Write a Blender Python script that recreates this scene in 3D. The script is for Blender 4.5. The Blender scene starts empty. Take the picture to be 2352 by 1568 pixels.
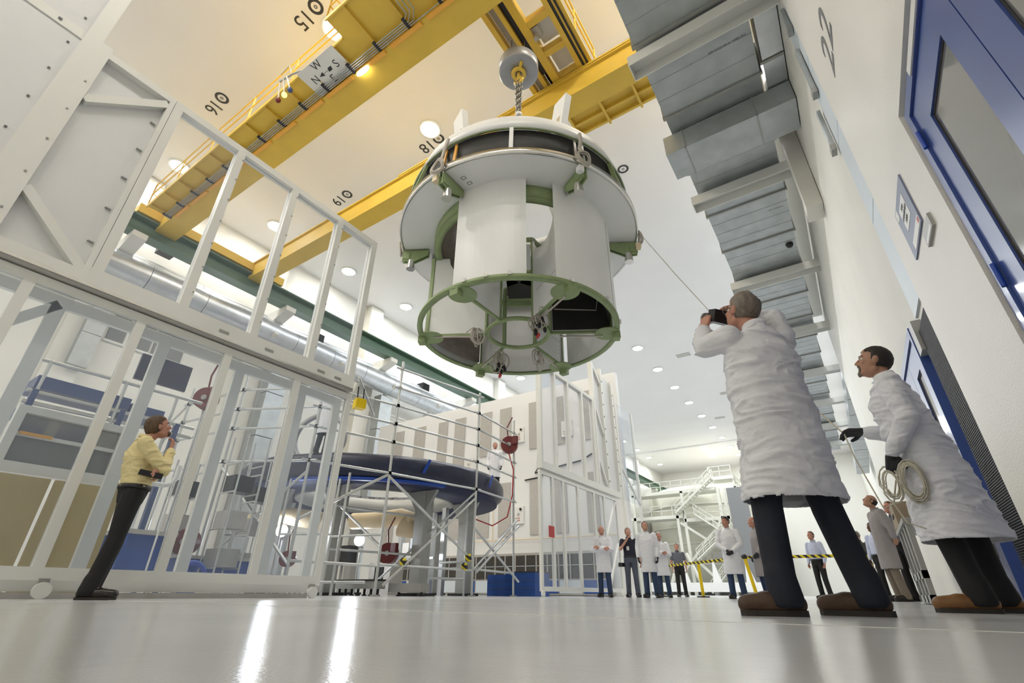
import bpy, math, random
from mathutils import Vector, Matrix, noise
from math import sin, cos, pi, radians as rad
random.seed(7)
sc = bpy.context.scene
COL = sc.collection
# ------------------------------------------------------------------ camera, light, exposure
PITCH, YAW, ROLL, CAMH = 0.48377, 0.59128, 0.00859, 0.085
_hd = Vector((-sin(YAW), cos(YAW), 0)); _rt = Vector((cos(YAW), sin(YAW), 0)); _up = Vector((0, 0, 1))
_fw = _hd*cos(PITCH) + _up*sin(PITCH); _cu = -_hd*sin(PITCH) + _up*cos(PITCH)
_r2 = _rt*cos(ROLL) + _cu*sin(ROLL); _u2 = -_rt*sin(ROLL) + _cu*cos(ROLL)
cam = bpy.data.cameras.new('camera'); camo = bpy.data.objects.new('camera', cam); COL.objects.link(camo)
m = Matrix((_r2, _u2, -_fw)).transposed().to_4x4(); m.translation = (0, 0, CAMH)
camo.matrix_world = m
cam.sensor_width = 36; cam.lens = 36*1098.2/2352; cam.clip_start = 0.02; cam.clip_end = 300
sc.camera = camo
w = bpy.data.worlds.new('world'); sc.world = w; w.use_nodes = True
w.node_tree.nodes['Background'].inputs[0].default_value = (0.9, 0.95, 1, 1)
w.node_tree.nodes['Background'].inputs[1].default_value = 0.35
sc.view_settings.view_transform = 'Standard'; sc.view_settings.look = 'None'
sc.view_settings.gamma = 1; sc.view_settings.use_curve_mapping = False
sc.view_settings.exposure = 0.80
LAMP_COOL, LAMP_WARM = 150, 130          # power of one ceiling lamp
CEIL = 16.5
# ------------------------------------------------------------------ materials
MATS = {}
def mat(name, col, rough=0.5, metal=0.0, var=0.0, vscale=6, bump=0.0, bscale=40, stretch=(1, 1, 1), spec=None, coat=0):
    m = bpy.data.materials.new(name); m.use_nodes = True; nt = m.node_tree; b = nt.nodes['Principled BSDF']
    b.inputs['Base Color'].default_value = (*col, 1); b.inputs['Roughness'].default_value = rough; b.inputs['Metallic'].default_value = metal
    if spec is not None: b.inputs['Specular IOR Level'].default_value = spec
    if coat: b.inputs['Coat Weight'].default_value = coat; b.inputs['Coat Roughness'].default_value = .08
    if var or bump:
        tc = nt.nodes.new('ShaderNodeTexCoord'); mp = nt.nodes.new('ShaderNodeMapping'); mp.inputs['Scale'].default_value = stretch
        nt.links.new(tc.outputs['Object'], mp.inputs['Vector'])
    if var:
        n = nt.nodes.new('ShaderNodeTexNoise'); n.inputs['Scale'].default_value = vscale; n.inputs['Detail'].default_value = 4
        nt.links.new(mp.outputs[0], n.inputs['Vector'])
        r = nt.nodes.new('ShaderNodeMapRange'); r.inputs['From Min'].default_value = .3; r.inputs['From Max'].default_value = .7
        r.inputs['To Min'].default_value = 1-var; r.inputs['To Max'].default_value = 1+var*.6
        nt.links.new(n.outputs['Fac'], r.inputs['Value'])
        mx = nt.nodes.new('ShaderNodeMix'); mx.data_type = 'RGBA'; mx.blend_type = 'MULTIPLY'; mx.inputs['Factor'].default_value = 1
        mx.inputs['A'].default_value = (*col, 1); nt.links.new(r.outputs[0], mx.inputs['B']); nt.links.new(mx.outputs['Result'], b.inputs['Base Color'])
    if bump:
        n = nt.nodes.new('ShaderNodeTexNoise'); n.inputs['Scale'].default_value = bscale; n.inputs['Detail'].default_value = 3
        nt.links.new(mp.outputs[0], n.inputs['Vector']); bp = nt.nodes.new('ShaderNodeBump'); bp.inputs['Strength'].default_value = bump
        bp.inputs['Distance'].default_value = .02
        nt.links.new(n.outputs['Fac'], bp.inputs['Height']); nt.links.new(bp.outputs[0], b.inputs['Normal'])
    MATS[name] = m; return m
def emit(name, col, s):
    m = bpy.data.materials.new(name); m.use_nodes = True; nt = m.node_tree
    b = nt.nodes['Principled BSDF']; b.inputs['Emission Color'].default_value = (*col, 1); b.inputs['Emission Strength'].default_value = s
    b.inputs['Base Color'].default_value = (*col, 1); return m
def glass(name, tint, gloss=.06, haze=.05):
    m = bpy.data.materials.new(name); m.use_nodes = True; nt = m.node_tree; nt.nodes.clear()
    out = nt.nodes.new('ShaderNodeOutputMaterial'); t = nt.nodes.new('ShaderNodeBsdfTransparent'); t.inputs[0].default_value = (*tint, 1)
    g = nt.nodes.new('ShaderNodeBsdfGlossy'); g.inputs['Roughness'].default_value = .02
    d = nt.nodes.new('ShaderNodeBsdfDiffuse'); d.inputs[0].default_value = (.75, .82, .95, 1)
    f0 = nt.nodes.new('ShaderNodeFresnel'); f0.inputs[0].default_value = 1.22
    ge = nt.nodes.new('ShaderNodeNewGeometry'); iv = nt.nodes.new('ShaderNodeMath'); iv.operation = 'SUBTRACT'; iv.inputs[0].default_value = 1
    nt.links.new(ge.outputs['Backfacing'], iv.inputs[1]); f = nt.nodes.new('ShaderNodeMath'); f.operation = 'MULTIPLY'
    nt.links.new(f0.outputs[0], f.inputs[0]); nt.links.new(iv.outputs[0], f.inputs[1])
    a = nt.nodes.new('ShaderNodeMixShader'); a.inputs[0].default_value = haze
    nt.links.new(t.outputs[0], a.inputs[1]); nt.links.new(d.outputs[0], a.inputs[2])
    b = nt.nodes.new('ShaderNodeMixShader'); nt.links.new(f.outputs[0], b.inputs[0])
    nt.links.new(a.outputs[0], b.inputs[1]); nt.links.new(g.outputs[0], b.inputs[2]); nt.links.new(b.outputs[0], out.inputs[0])
    return m
M_white = mat('white_paint', (.80, .80, .78), .45)
M_cell = mat('cell_wall_white', (.81, .82, .83), .5)
M_frame = mat('white_frame_paint', (.78, .785, .755), .4)
M_panel = mat('white_panel', (.74, .75, .765), .5, var=.03, vscale=2)
M_ceil = mat('ceiling_paint', (.80, .79, .79), .85, var=.02, vscale=.4)
M_wall = mat('wall_paint', (.74, .73, .68), .6, var=.03, vscale=1)
M_wallw = mat('hall_wall_paint', (.80, .79, .74), .6, var=.02, vscale=.6)
M_plaster = mat('textured_wall_paint', (.74, .72, .67), .4, bump=.25, bscale=55)
M_yel = mat('crane_yellow', (.74, .50, .07), .4, var=.06, vscale=1.5)
M_orange = mat('lamp_tube_orange', (.85, .42, .06), .4)
M_dgreen = mat('runway_green', (.085, .155, .105), .35, var=.08, vscale=2)
M_green = mat('primer_green', (.27, .35, .17), .5, var=.12, vscale=5)
M_galv = mat('galvanised_steel', (.43, .46, .47), .42, .55, var=.14, vscale=2.2, bump=.04, bscale=12)
M_duct = mat('duct_silver', (.62, .65, .68), .3, .75, var=.1, vscale=3)
M_pipe = mat('scaffold_tube', (.60, .62, .62), .32, .7, var=.08, vscale=6)
M_steel = mat('grey_steel', (.36, .365, .35), .4, .2, var=.05)
M_block = mat('hook_block_grey', (.34, .345, .36), .4, .3)
M_dark = mat('dark_rubber', (.025, .025, .03), .6)
M_black = mat('black_plastic', (.012, .012, .014), .4)
M_blackin = mat('black_blanket', (.02, .019, .017), .6, var=.2, vscale=3)
M_brown = mat('brown_liner', (.22, .185, .16), .6, var=.15, vscale=5)
M_mod = mat('module_white', (.82, .83, .83), .38, var=.02, vscale=1.5)
M_silver = mat('bright_metal', (.75, .74, .72), .2, .9)
M_tarp = mat('navy_tarp', (.022, .028, .062), .38, var=.2, vscale=2, bump=.5, bscale=5)
M_tarpu = mat('navy_tarp_under', (.026, .034, .085), .65, var=.15, vscale=2, bump=.3, bscale=3)
M_blue = mat('door_blue', (.045, .085, .30), .3, coat=.3)
M_bluetape = mat('blue_tape', (.01, .06, .38), .4)
M_bluebox = mat('blue_crate', (.008, .07, .33), .45, var=.06)
M_bluerail = mat('navy_blue_paint', (.05, .085, .22), .4)
M_tan = mat('kraft_board', (.47, .36, .13), .7, var=.1, vscale=1.5)
M_cream = mat('cream_duct', (.80, .66, .44), .6, bump=.3, bscale=6)
M_red = mat('reel_red', (.13, .010, .012), .4)
M_redsign = mat('sign_red', (.5, .04, .04), .5)
M_ybright = mat('safety_yellow', (.85, .60, .0), .4)
M_grille = mat('grille_grey', (.47, .455, .43), .6, var=.06, vscale=8)
M_louv = mat('louvre_grey', (.20, .205, .21), .5)
M_glassdark = mat('door_glass', (.30, .29, .27), .06, .55, spec=.6)
M_lblue = mat('pale_blue_panel', (.62, .69, .75), .4)
M_sign = mat('sign_blue', (.16, .19, .30), .4)
M_signw = mat('sign_white', (.72, .72, .70), .4)
M_ink = mat('black_ink', (.03, .03, .035), .5)
M_inkgrey = mat('grey_ink', (.14, .14, .15), .5)
M_rope = mat('cream_rope', (.66, .62, .50), .8, bump=.5, bscale=200)
M_wire = mat('wire_beige', (.50, .46, .41), .6)
M_chain = mat('chain_steel', (.28, .27, .24), .35, .6)
M_wood = mat('wood_box', (.36, .28, .19), .7, var=.1)
M_gantry = mat('gantry_white', (.72, .72, .64), .5)
M_vessel = mat('vessel_cream', (.68, .67, .57), .5, var=.04)
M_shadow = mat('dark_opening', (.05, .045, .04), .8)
G_pane = glass('clear_panel', (.935, .95, .965), haze=.085)
G_paneup = glass('clear_panel_upper', (.94, .95, .97), haze=.05)
M_skin = mat('skin', (.52, .27, .19), .5, var=.06, vscale=30)
M_skinr = mat('skin_ruddy', (.50, .24, .17), .5, var=.06, vscale=30)
M_skint = mat('skin_tan', (.44, .235, .155), .5, var=.06, vscale=30)
M_skind = mat('skin_dark', (.11, .05, .03), .5)
M_coat = mat('lab_coat', (.78, .79, .84), .75, var=.03, vscale=3, bump=.8, bscale=7, stretch=(1.3, 1.3, 2.2))
M_coatg = mat('grey_lab_coat', (.33, .305, .31), .8, var=.05, vscale=3, bump=.4, bscale=5, stretch=(2, 2, 1))
M_jean = mat('blue_jeans', (.03, .055, .12), .8, var=.2, vscale=5)
M_jeang = mat('grey_jeans', (.09, .105, .14), .8, var=.15, vscale=5)
M_navy = mat('navy_trousers', (.010, .013, .024), .8, var=.2, vscale=5, bump=.3, bscale=6)
M_blk = mat('black_trousers', (.009, .009, .010), .8, bump=.3, bscale=6)
M_khaki = mat('khaki_trousers', (.22, .18, .14), .8)
M_olive = mat('olive_trousers', (.09, .075, .05), .8)
M_yshirt = mat('yellow_shirt', (.76, .65, .34), .75, bump=.5, bscale=6, stretch=(1, 1, 2))
M_nshirt = mat('navy_polo', (.012, .014, .03), .8)
M_gshirt = mat('grey_polo', (.12, .125, .15), .8)
M_bshirt = mat('pale_blue_shirt', (.55, .60, .78), .8)
M_suit = mat('grey_suit', (.07, .068, .065), .8)
M_glove = mat('black_glove', (.018, .018, .022), .6)
M_hairb = mat('hair_brown', (.10, .058, .03), .6, var=.4, vscale=60, stretch=(1, 1, .2))
M_hairg = mat('hair_grey_brown', (.20, .165, .135), .6, var=.4, vscale=50, stretch=(1, 1, .3))
M_hairk = mat('hair_dark', (.022, .016, .013), .6, var=.4, vscale=60)
M_hairw = mat('hair_white', (.5, .47, .44), .6, var=.2, vscale=60)
M_bootb = mat('brown_boot', (.075, .04, .022), .55, var=.2, vscale=12)
M_boott = mat('tan_boot', (.23, .105, .03), .5, var=.2, vscale=12)
M_shoek = mat('black_shoe', (.012, .010, .009), .25)
M_sole = mat('shoe_sole', (.03, .025, .022), .7)
M_eye = mat('eye_white', (.7, .68, .65), .2)
M_badge = mat('white_badge', (.75, .75, .75), .4)

# floor: glossy pale epoxy with fine ripple
def floor_mat():
    m = bpy.data.materials.new('epoxy_floor'); m.use_nodes = True; nt = m.node_tree; b = nt.nodes['Principled BSDF']
    tc = nt.nodes.new('ShaderNodeTexCoord')
    n = nt.nodes.new('ShaderNodeTexNoise'); n.inputs['Scale'].default_value = 1.3; n.inputs['Detail'].default_value = 5
    nt.links.new(tc.outputs['Object'], n.inputs['Vector'])
    cr = nt.nodes.new('ShaderNodeValToRGB'); cr.color_ramp.elements[0].position = .3; cr.color_ramp.elements[1].position = .75
    cr.color_ramp.elements[0].color = (.60, .615, .625, 1); cr.color_ramp.elements[1].color = (.68, .69, .70, 1)
    nt.links.new(n.outputs['Fac'], cr.inputs[0]); nt.links.new(cr.outputs[0], b.inputs['Base Color'])
    b.inputs['Roughness'].default_value = .19; b.inputs['Specular IOR Level'].default_value = .5
    n2 = nt.nodes.new('ShaderNodeTexNoise'); n2.inputs['Scale'].default_value = 160; n2.inputs['Detail'].default_value = 2
    n3 = nt.nodes.new('ShaderNodeTexNoise'); n3.inputs['Scale'].default_value = 9; n3.inputs['Detail'].default_value = 2
    nt.links.new(tc.outputs['Object'], n2.inputs['Vector']); nt.links.new(tc.outputs['Object'], n3.inputs['Vector'])
    ad = nt.nodes.new('ShaderNodeMath'); ad.operation = 'MULTIPLY_ADD'; ad.inputs[1].default_value = 2.2
    nt.links.new(n3.outputs['Fac'], ad.inputs[0]); nt.links.new(n2.outputs['Fac'], ad.inputs[2])
    bp = nt.nodes.new('ShaderNodeBump'); bp.inputs['Strength'].default_value = .09; bp.inputs['Distance'].default_value = .004
    nt.links.new(ad.outputs[0], bp.inputs['Height']); nt.links.new(bp.outputs[0], b.inputs['Normal'])
    return m
M_floor = floor_mat()
def hazard_mat():
    m = bpy.data.materials.new('hazard_tape'); m.use_nodes = True; nt = m.node_tree; b = nt.nodes['Principled BSDF']
    tc = nt.nodes.new('ShaderNodeTexCoord'); sp = nt.nodes.new('ShaderNodeSeparateXYZ'); nt.links.new(tc.outputs['Object'], sp.inputs[0])
    a = nt.nodes.new('ShaderNodeMath'); a.operation = 'ADD'; nt.links.new(sp.outputs[0], a.inputs[0]); nt.links.new(sp.outputs[2], a.inputs[1])
    d = nt.nodes.new('ShaderNodeMath'); d.operation = 'MULTIPLY'; d.inputs[1].default_value = 6; nt.links.new(a.outputs[0], d.inputs[0])
    f = nt.nodes.new('ShaderNodeMath'); f.operation = 'FRACT'; nt.links.new(d.outputs[0], f.inputs[0])
    g = nt.nodes.new('ShaderNodeMath'); g.operation = 'GREATER_THAN'; g.inputs[1].default_value = .5; nt.links.new(f.outputs[0], g.inputs[0])
    mx = nt.nodes.new('ShaderNodeMix'); mx.data_type = 'RGBA'; mx.inputs['A'].default_value = (.85, .68, .02, 1); mx.inputs['B'].default_value = (.02, .02, .02, 1)
    nt.links.new(g.outputs[0], mx.inputs['Factor']); nt.links.new(mx.outputs['Result'], b.inputs['Base Color']); return m
M_hazard = hazard_mat()

# ------------------------------------------------------------------ mesh helpers
OFF = {}
def V(*a): return Vector(a)
def frame(d):
    d = d.normalized(); a = Vector((0, 0, 1)) if abs(d.z) < .95 else Vector((1, 0, 0))
    x = a.cross(d).normalized(); return x, d.cross(x)
class MB:
    def __init__(s): s.v = []; s.f = []; s.sm = []
    def add(s, vs, fs, smooth=False):
        o = len(s.v); s.v += [Vector(q) for q in vs]; s.f += [[i+o for i in f] for f in fs]; s.sm += [smooth]*len(fs); return s
    def box(s, a, b):
        x0, y0, z0 = a; x1, y1, z1 = b
        return s.add([(x0,y0,z0),(x1,y0,z0),(x1,y1,z0),(x0,y1,z0),(x0,y0,z1),(x1,y0,z1),(x1,y1,z1),(x0,y1,z1)],
                     [(0,3,2,1),(4,5,6,7),(0,1,5,4),(1,2,6,5),(2,3,7,6),(3,0,4,7)])
    def cbox(s, c, sz, R=None):
        hx, hy, hz = sz[0]/2, sz[1]/2, sz[2]/2; c = Vector(c)
        vs = [Vector((x, y, z)) for z in (-hz, hz) for x, y in ((-hx,-hy),(hx,-hy),(hx,hy),(-hx,hy))]
        if R: vs = [R @ q for q in vs]
        return s.add([q+c for q in vs], [(0,3,2,1),(4,5,6,7),(0,1,5,4),(1,2,6,5),(2,3,7,6),(3,0,4,7)])
    def bar(s, p0, p1, w, h, up=None):
        p0, p1 = Vector(p0), Vector(p1); d = (p1-p0).normalized()
        if up is None: x, y = frame(d)
        else: x = Vector(up).cross(d).normalized(); y = d.cross(x)
        vs = [p+x*a*w/2+y*b*h/2 for p in (p0, p1) for a, b in ((-1,-1),(1,-1),(1,1),(-1,1))]
        return s.add(vs, [(0,3,2,1),(4,5,6,7),(0,1,5,4),(1,2,6,5),(2,3,7,6),(3,0,4,7)])
    def cyl(s, p0, p1, r0, r1=None, n=12, caps=True):
        p0, p1 = Vector(p0), Vector(p1); r1 = r0 if r1 is None else r1; x, y = frame(p1-p0)
        vs = [p+(x*cos(2*pi*i/n)+y*sin(2*pi*i/n))*r for p, r in ((p0, r0), (p1, r1)) for i in range(n)]
        s.add(vs, [(i, (i+1) % n, n+(i+1) % n, n+i) for i in range(n)], True)
        if caps: s.add(vs, [tuple(range(n))[::-1], tuple(range(n, 2*n))])
        return s
    def tube(s, pts, r, n=6, closed=False):
        pts = [Vector(p) for p in pts]; k = len(pts); vs = []; px = None
        for i, p in enumerate(pts):
            a = pts[i-1] if (i or closed) else p; b = pts[(i+1) % k] if (i < k-1 or closed) else p
            d = (b-a).normalized()
            if px is None: x, y = frame(d)
            else: x = (px-d*px.dot(d)).normalized(); y = d.cross(x)
            px = x; vs += [p+(x*cos(2*pi*j/n)+y*sin(2*pi*j/n))*r for j in range(n)]
        kk = k if closed else k-1
        s.add(vs, [(i*n+j, i*n+(j+1) % n, ((i+1) % k)*n+(j+1) % n, ((i+1) % k)*n+j) for i in range(kk) for j in range(n)], True)
        if not closed: s.add(vs, [tuple(range(n))[::-1], tuple(range((k-1)*n, k*n))])
        return s
    def arc(s, c, prof, a0=0, a1=360, n=64, smooth=True, cap=True):
        # revolve a closed (r,z) profile about a vertical axis through c
        full = abs(a1-a0) >= 359.9; k = len(prof); m = n if full else n+1; vs = []
        for i in range(m):
            t = rad(a0+(a1-a0)*i/n)
            vs += [(c[0]+r*cos(t), c[1]+r*sin(t), c[2]+z) for r, z in prof]
        fs = [(i*k+j, ((i+1) % m)*k+j, ((i+1) % m)*k+(j+1) % k, i*k+(j+1) % k) for i in range(n) for j in range(k)]
        s.add(vs, fs, smooth)
        if not full and cap: s.add(vs, [tuple(range(k)), tuple(range((m-1)*k, m*k))[::-1]])
        return s
    def prism(s, poly, ext):
        n = len(poly); e = Vector(ext); vs = [Vector(p) for p in poly]+[Vector(p)+e for p in poly]
        return s.add(vs, [tuple(range(n))[::-1], tuple(range(n, 2*n))]+[(i, (i+1) % n, n+(i+1) % n, n+i) for i in range(n)])
    def ell(s, c, r, R=None, nu=14, nv=9):
        c = Vector(c); vs = [Vector((0, 0, -1))]
        for j in range(1, nv):
            p = -pi/2+pi*j/nv; vs += [Vector((cos(p)*cos(2*pi*i/nu), cos(p)*sin(2*pi*i/nu), sin(p))) for i in range(nu)]
        vs.append(Vector((0, 0, 1))); vs = [Vector((q.x*r[0], q.y*r[1], q.z*r[2])) for q in vs]
        if R: vs = [R @ q for q in vs]
        fs = [(0, 1+(i+1) % nu, 1+i) for i in range(nu)]
        for j in range(nv-2):
            fs += [(1+j*nu+i, 1+j*nu+(i+1) % nu, 1+(j+1)*nu+(i+1) % nu, 1+(j+1)*nu+i) for i in range(nu)]
        L = len(vs)-1; b = 1+(nv-2)*nu; fs += [(L, b+i, b+(i+1) % nu) for i in range(nu)]
        return s.add([q+c for q in vs], fs, True)
    def cap(s, p0, r0, p1, r1, n=12):
        # tapered capsule
        p0, p1 = Vector(p0), Vector(p1); d = p1-p0
        if d.length < 1e-5: return s.ell(p0, (r0, r0, r0))
        x, y = frame(d); d.normalize(); rings = []
        for k in range(1, 4): t = -pi/2+pi/2*k/4; rings.append((p0+d*sin(t)*r0, r0*cos(t)))
        rings.append((p0, r0)); rings.append((p1, r1))
        for k in range(1, 4): t = pi/2*k/4; rings.append((p1+d*sin(t)*r1, r1*cos(t)))
        vs = [p0-d*r0]
        for c, r in rings: vs += [c+(x*cos(2*pi*i/n)+y*sin(2*pi*i/n))*r for i in range(n)]
        vs.append(p1+d*r1); fs = [(0, 1+(i+1) % n, 1+i) for i in range(n)]
        for j in range(len(rings)-1): fs += [(1+j*n+i, 1+j*n+(i+1) % n, 1+(j+1)*n+(i+1) % n, 1+(j+1)*n+i) for i in range(n)]
        L = len(vs)-1; b = 1+(len(rings)-1)*n; fs += [(L, b+i, b+(i+1) % n) for i in range(n)]
        return s.add(vs, fs, True)
    def loft(s, rings, n=20, closed=True):
        # rings: (center, rx, ry [, phase dir]) horizontal ellipses stacked
        vs = []
        for c, rx, ry in rings: vs += [(c[0]+rx*cos(2*pi*i/n), c[1]+ry*sin(2*pi*i/n), c[2]) for i in range(n)]
        k = len(rings)
        fs = [(j*n+i, j*n+(i+1) % n, (j+1)*n+(i+1) % n, (j+1)*n+i) for j in range(k-1) for i in range(n)]
        up = rings[-1][0][2] > rings[0][0][2]
        if not up: fs = [f[::-1] for f in fs]
        s.add(vs, fs, True)
        if closed:
            a = tuple(range(n)); b = tuple(range((k-1)*n, k*n))
            s.add(vs, [a[::-1] if up else a, b if up else b[::-1]])
        return s
    def xf(s, fn): s.v = [Vector(fn(q)) for q in s.v]; return s
    def build(s, name, m, parent=None, mods=None):
        me = bpy.data.meshes.new(name); o = bpy.data.objects.new(name, me); COL.objects.link(o)
        if parent is not None: off = OFF[parent.name]; o.parent = parent
        else:
            lo = Vector([min(q[i] for q in s.v) for i in range(3)]); hi = Vector([max(q[i] for q in s.v) for i in range(3)])
            off = Vector(((lo.x+hi.x)/2, (lo.y+hi.y)/2, lo.z)); o.location = off
        OFF[o.name] = off
        me.from_pydata([q-off for q in s.v], [], s.f)
        me.polygons.foreach_set('use_smooth', s.sm)
        me.materials.append(m); me.update()
        return o
def tag(o, label=None, cat=None, group=None, kind=None):
    if label: o['label'] = label
    if cat: o['category'] = cat
    if group: o['group'] = group
    if kind: o['kind'] = kind
    return o
def thing(name, label, cat, loc=(0, 0, 0), group=None):
    o = bpy.data.objects.new(name, None); COL.objects.link(o); o.location = loc; o.empty_display_size = .1; OFF[o.name] = Vector(loc)
    return tag(o, label, cat, group)
def struct(name, mb, m): return tag(mb.build(name, m), kind='structure')
def voxel(mb, size, smooth=2, name='tmp'):
    # union of closed shells -> one continuous surface
    me = bpy.data.meshes.new(name); o = bpy.data.objects.new(name, me); COL.objects.link(o)
    me.from_pydata(mb.v, [], mb.f); me.update()
    r = o.modifiers.new('r', 'REMESH'); r.mode = 'VOXEL'; r.voxel_size = size
    if smooth: q = o.modifiers.new('s', 'SMOOTH'); q.factor = .5; q.iterations = smooth
    dg = bpy.context.evaluated_depsgraph_get(); e = o.evaluated_get(dg); em = e.to_mesh()
    out = MB(); out.v = [v.co.copy() for v in em.vertices]; out.f = [list(p.vertices) for p in em.polygons]; out.sm = [True]*len(out.f)
    e.to_mesh_clear(); bpy.data.objects.remove(o); bpy.data.meshes.remove(me)
    return out
def text(s, body, size, origin, right, up, ext=.004, align='CENTER'):
    # lettering as real geometry
    cu = bpy.data.curves.new('t', 'FONT'); cu.body = body; cu.size = size; cu.extrude = ext; cu.align_x = align; cu.align_y = 'CENTER'
    o = bpy.data.objects.new('t', cu); COL.objects.link(o)
    dg = bpy.context.evaluated_depsgraph_get(); e = o.evaluated_get(dg); em = e.to_mesh()
    r, u = Vector(right).normalized(), Vector(up).normalized(); nn = r.cross(u); og = Vector(origin)
    vs = [og+r*v.co.x+u*v.co.y+nn*v.co.z for v in em.vertices]; fs = [list(p.vertices) for p in em.polygons]
    s.add(vs, fs); e.to_mesh_clear(); bpy.data.objects.remove(o); bpy.data.curves.remove(cu); return s
ORD = 'first second third fourth fifth sixth seventh eighth ninth tenth eleventh twelfth thirteenth fourteenth'.split()
# ------------------------------------------------------------------ the hall
struct('floor', MB().box((-23, -12, -.2), (8, 78, 0)), M_floor)
struct('ceiling', MB().box((-23, -12, CEIL), (8, 78, CEIL+.2)), M_ceil)
struct('trim_1', MB().box((-22.6, 61.3, CEIL-.18), (2.6, 61.7, CEIL-.001)), M_ceil)
struct('wall_left', MB().box((-23, -12, 0), (-22.6, 78, CEIL)), M_wallw)
struct('wall_back', MB().box((-22.6, 75.5, 0), (8, 75.8, CEIL)), M_wallw)
struct('wall_front', MB().box((-22.6, -12, 0), (8, -11.7, CEIL)), M_wallw)
b = MB()
b.box((1.22, 4.1, 0), (1.62, 6.0, CEIL)); b.box((1.22, -11.7, 3.72), (1.62, 4.1, CEIL)); b.box((1.22, -11.7, 0), (1.62, 1.3, 3.72))
struct('wall_right', b, M_plaster)
struct('wall_right_bay', MB().box((1.32, 6.0, 0), (2.4, 23.4, CEIL)), M_wall)
struct('trim_2', MB().box((.87, 10.2, 11.4), (1.32, 23.4, CEIL)).box((1.0, 6.0, 11.4), (1.32, 10.2, CEIL)), M_wall)
struct('wall_right_far', MB().box((2.6, 23.4, 0), (2.9, 75.5, CEIL)), M_wall)
for i, y in enumerate((-3, 4, 10.5, 17.3, 25, 31.5, 38, 44.5, 51, 57.5, 64)):
    struct('trim_%d' % (i+3), MB().box((-22.6, y-.5, 0), (-22.15, y+.5, CEIL-.02)), M_wall)
# pale blue panels just past the corner of the near wall
for i, (z0, z1) in enumerate(((3.1, 4.6), (4.62, 6.1), (6.12, 7.6), (7.62, 9.1))):
    tag(MB().box((1.295, 6.02, z0), (1.318, 6.95, z1)).build('wall_panel', M_lblue),
        ['pale blue wall panel beside the corner, lowest of four', 'pale blue wall panel beside the corner, second from the bottom',
         'pale blue wall panel beside the corner, third from the bottom', 'pale blue wall panel beside the corner, topmost of four'][i], 'panel', 'pale blue panels past the corner')
# ceiling lamps
def make_lamp(x, y, warm):
    t = thing('ceiling_lamp', '', 'lamp', (x, y, CEIL))
    MB().arc((x, y, CEIL), [(.36, -.001), (.44, -.001), (.44, -.06), (.36, -.06)], n=24).build('lamp_rim', M_white, t)
    MB().cyl((x, y, CEIL-.05), (x, y, CEIL-.02), .36, n=24).build('lens', E_warm if warm else E_cool, t)
    la = bpy.data.lights.new('lamp_light', 'AREA'); la.shape = 'DISK'; la.size = .8
    la.energy = LAMP_WARM if warm else LAMP_COOL; la.color = (1, .955, .885) if warm else (.93, .965, 1)
    la.energy *= .62 if x < -15 else (.7 if x > 0 else 1)
    lo = bpy.data.objects.new('lamp_light', la); COL.objects.link(lo); lo.parent = t; lo.location = (0, 0, -.075); return t
E_cool = emit('lamp_lens_cool', (1, 1, .98), 14); E_warm = emit('lamp_lens_warm', (1, .95, .84), 40)
for x, rowname in ((-10.03, 'middle row'), (-20.5, 'row by the left wall'), (.45, 'row above the right duct')):
    n = 0
    for k in range(-3, 15):
        y = 4.32+4.6*k
        if k in (5,) and x > -11: pass
        t = make_lamp(x, y, k <= 2)
        if k < 0: t['label'] = 'round ceiling lamp, %s, %s one behind the crane girder' % (rowname, ORD[-k-1])
        else: t['label'] = 'round ceiling lamp, %s, %s counted from the yellow crane' % (rowname, ORD[min(k, 13)]) if k < 14 else 'round ceiling lamp ending the %s' % rowname
        t['group'] = 'round lamps in the ceiling'
for k in range(4):
    x, y = -13.1-.02*k, 63+1.75*k
    t = thing('ceiling_lamp', 'small bright ceiling lamp beyond the dividing strip, %s of four' % ORD[k], 'lamp', (x, y, CEIL), 'small lamps at the far end')
    MB().cyl((x, y, CEIL-.04), (x, y, CEIL-.002), .3, n=20).build('lens', E_cool, t)
la = bpy.data.lights.new('far_bay_light', 'AREA'); la.shape = 'RECTANGLE'; la.size = 6; la.size_y = 8; la.energy = 220
lo = bpy.data.objects.new('far_bay_light', la); COL.objects.link(lo); lo.location = (-11, 67, CEIL-.1)
# targets and numbers painted on the ceiling
def target(x, y, num, up, ink=M_ink, s=1.0):
    t = thing('ceiling_target', 'black ring target on the ceiling' + (' numbered '+num if num else ' without a number, right of the hanging module'), 'target', (x, y, CEIL), 'survey targets on the ceiling')
    z = CEIL-.006
    MB().arc((x, y, z), [(.15*s, 0), (.24*s, 0), (.24*s, -.003), (.15*s, -.003)], n=28).build('ring', ink, t)
    MB().arc((x, y, z), [(.028*s, 0), (.06*s, 0), (.06*s, -.003), (.028*s, -.003)], n=16).build('dot', M_inkgrey, t)
    if num:
        text(MB(), num, .68*s, (x-.66*s, y+.03, z), (-1, 0, 0), (0, 1, 0)).build('number', ink, t)
for x, y, n in ((-10.0, 3.55, '15'), (-15.68, 3.6, '16'), (-10.06, 9.46, '18'), (-15.7, 9.46, '19')): target(x, y, n, None)
target(-4.37, 15.09, '', None)
struct('trim_20', MB().box((-6.3, 2.02, 0), (1.2, 2.03, .0015)), M_signw)
# small round vents in the ceiling
for i, (x, y) in enumerate(((-7.5, 35), (-8.6, 52), (-6.5, 45))):
    tag(MB().box((x-.5, y-.3, CEIL-.03), (x+.5, y+.3, CEIL-.001)).build('ceiling_vent', M_grille), 'small grey vent in the far ceiling, %s of three' % ORD[i], 'vent', 'grey vents in the far ceiling')

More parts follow.
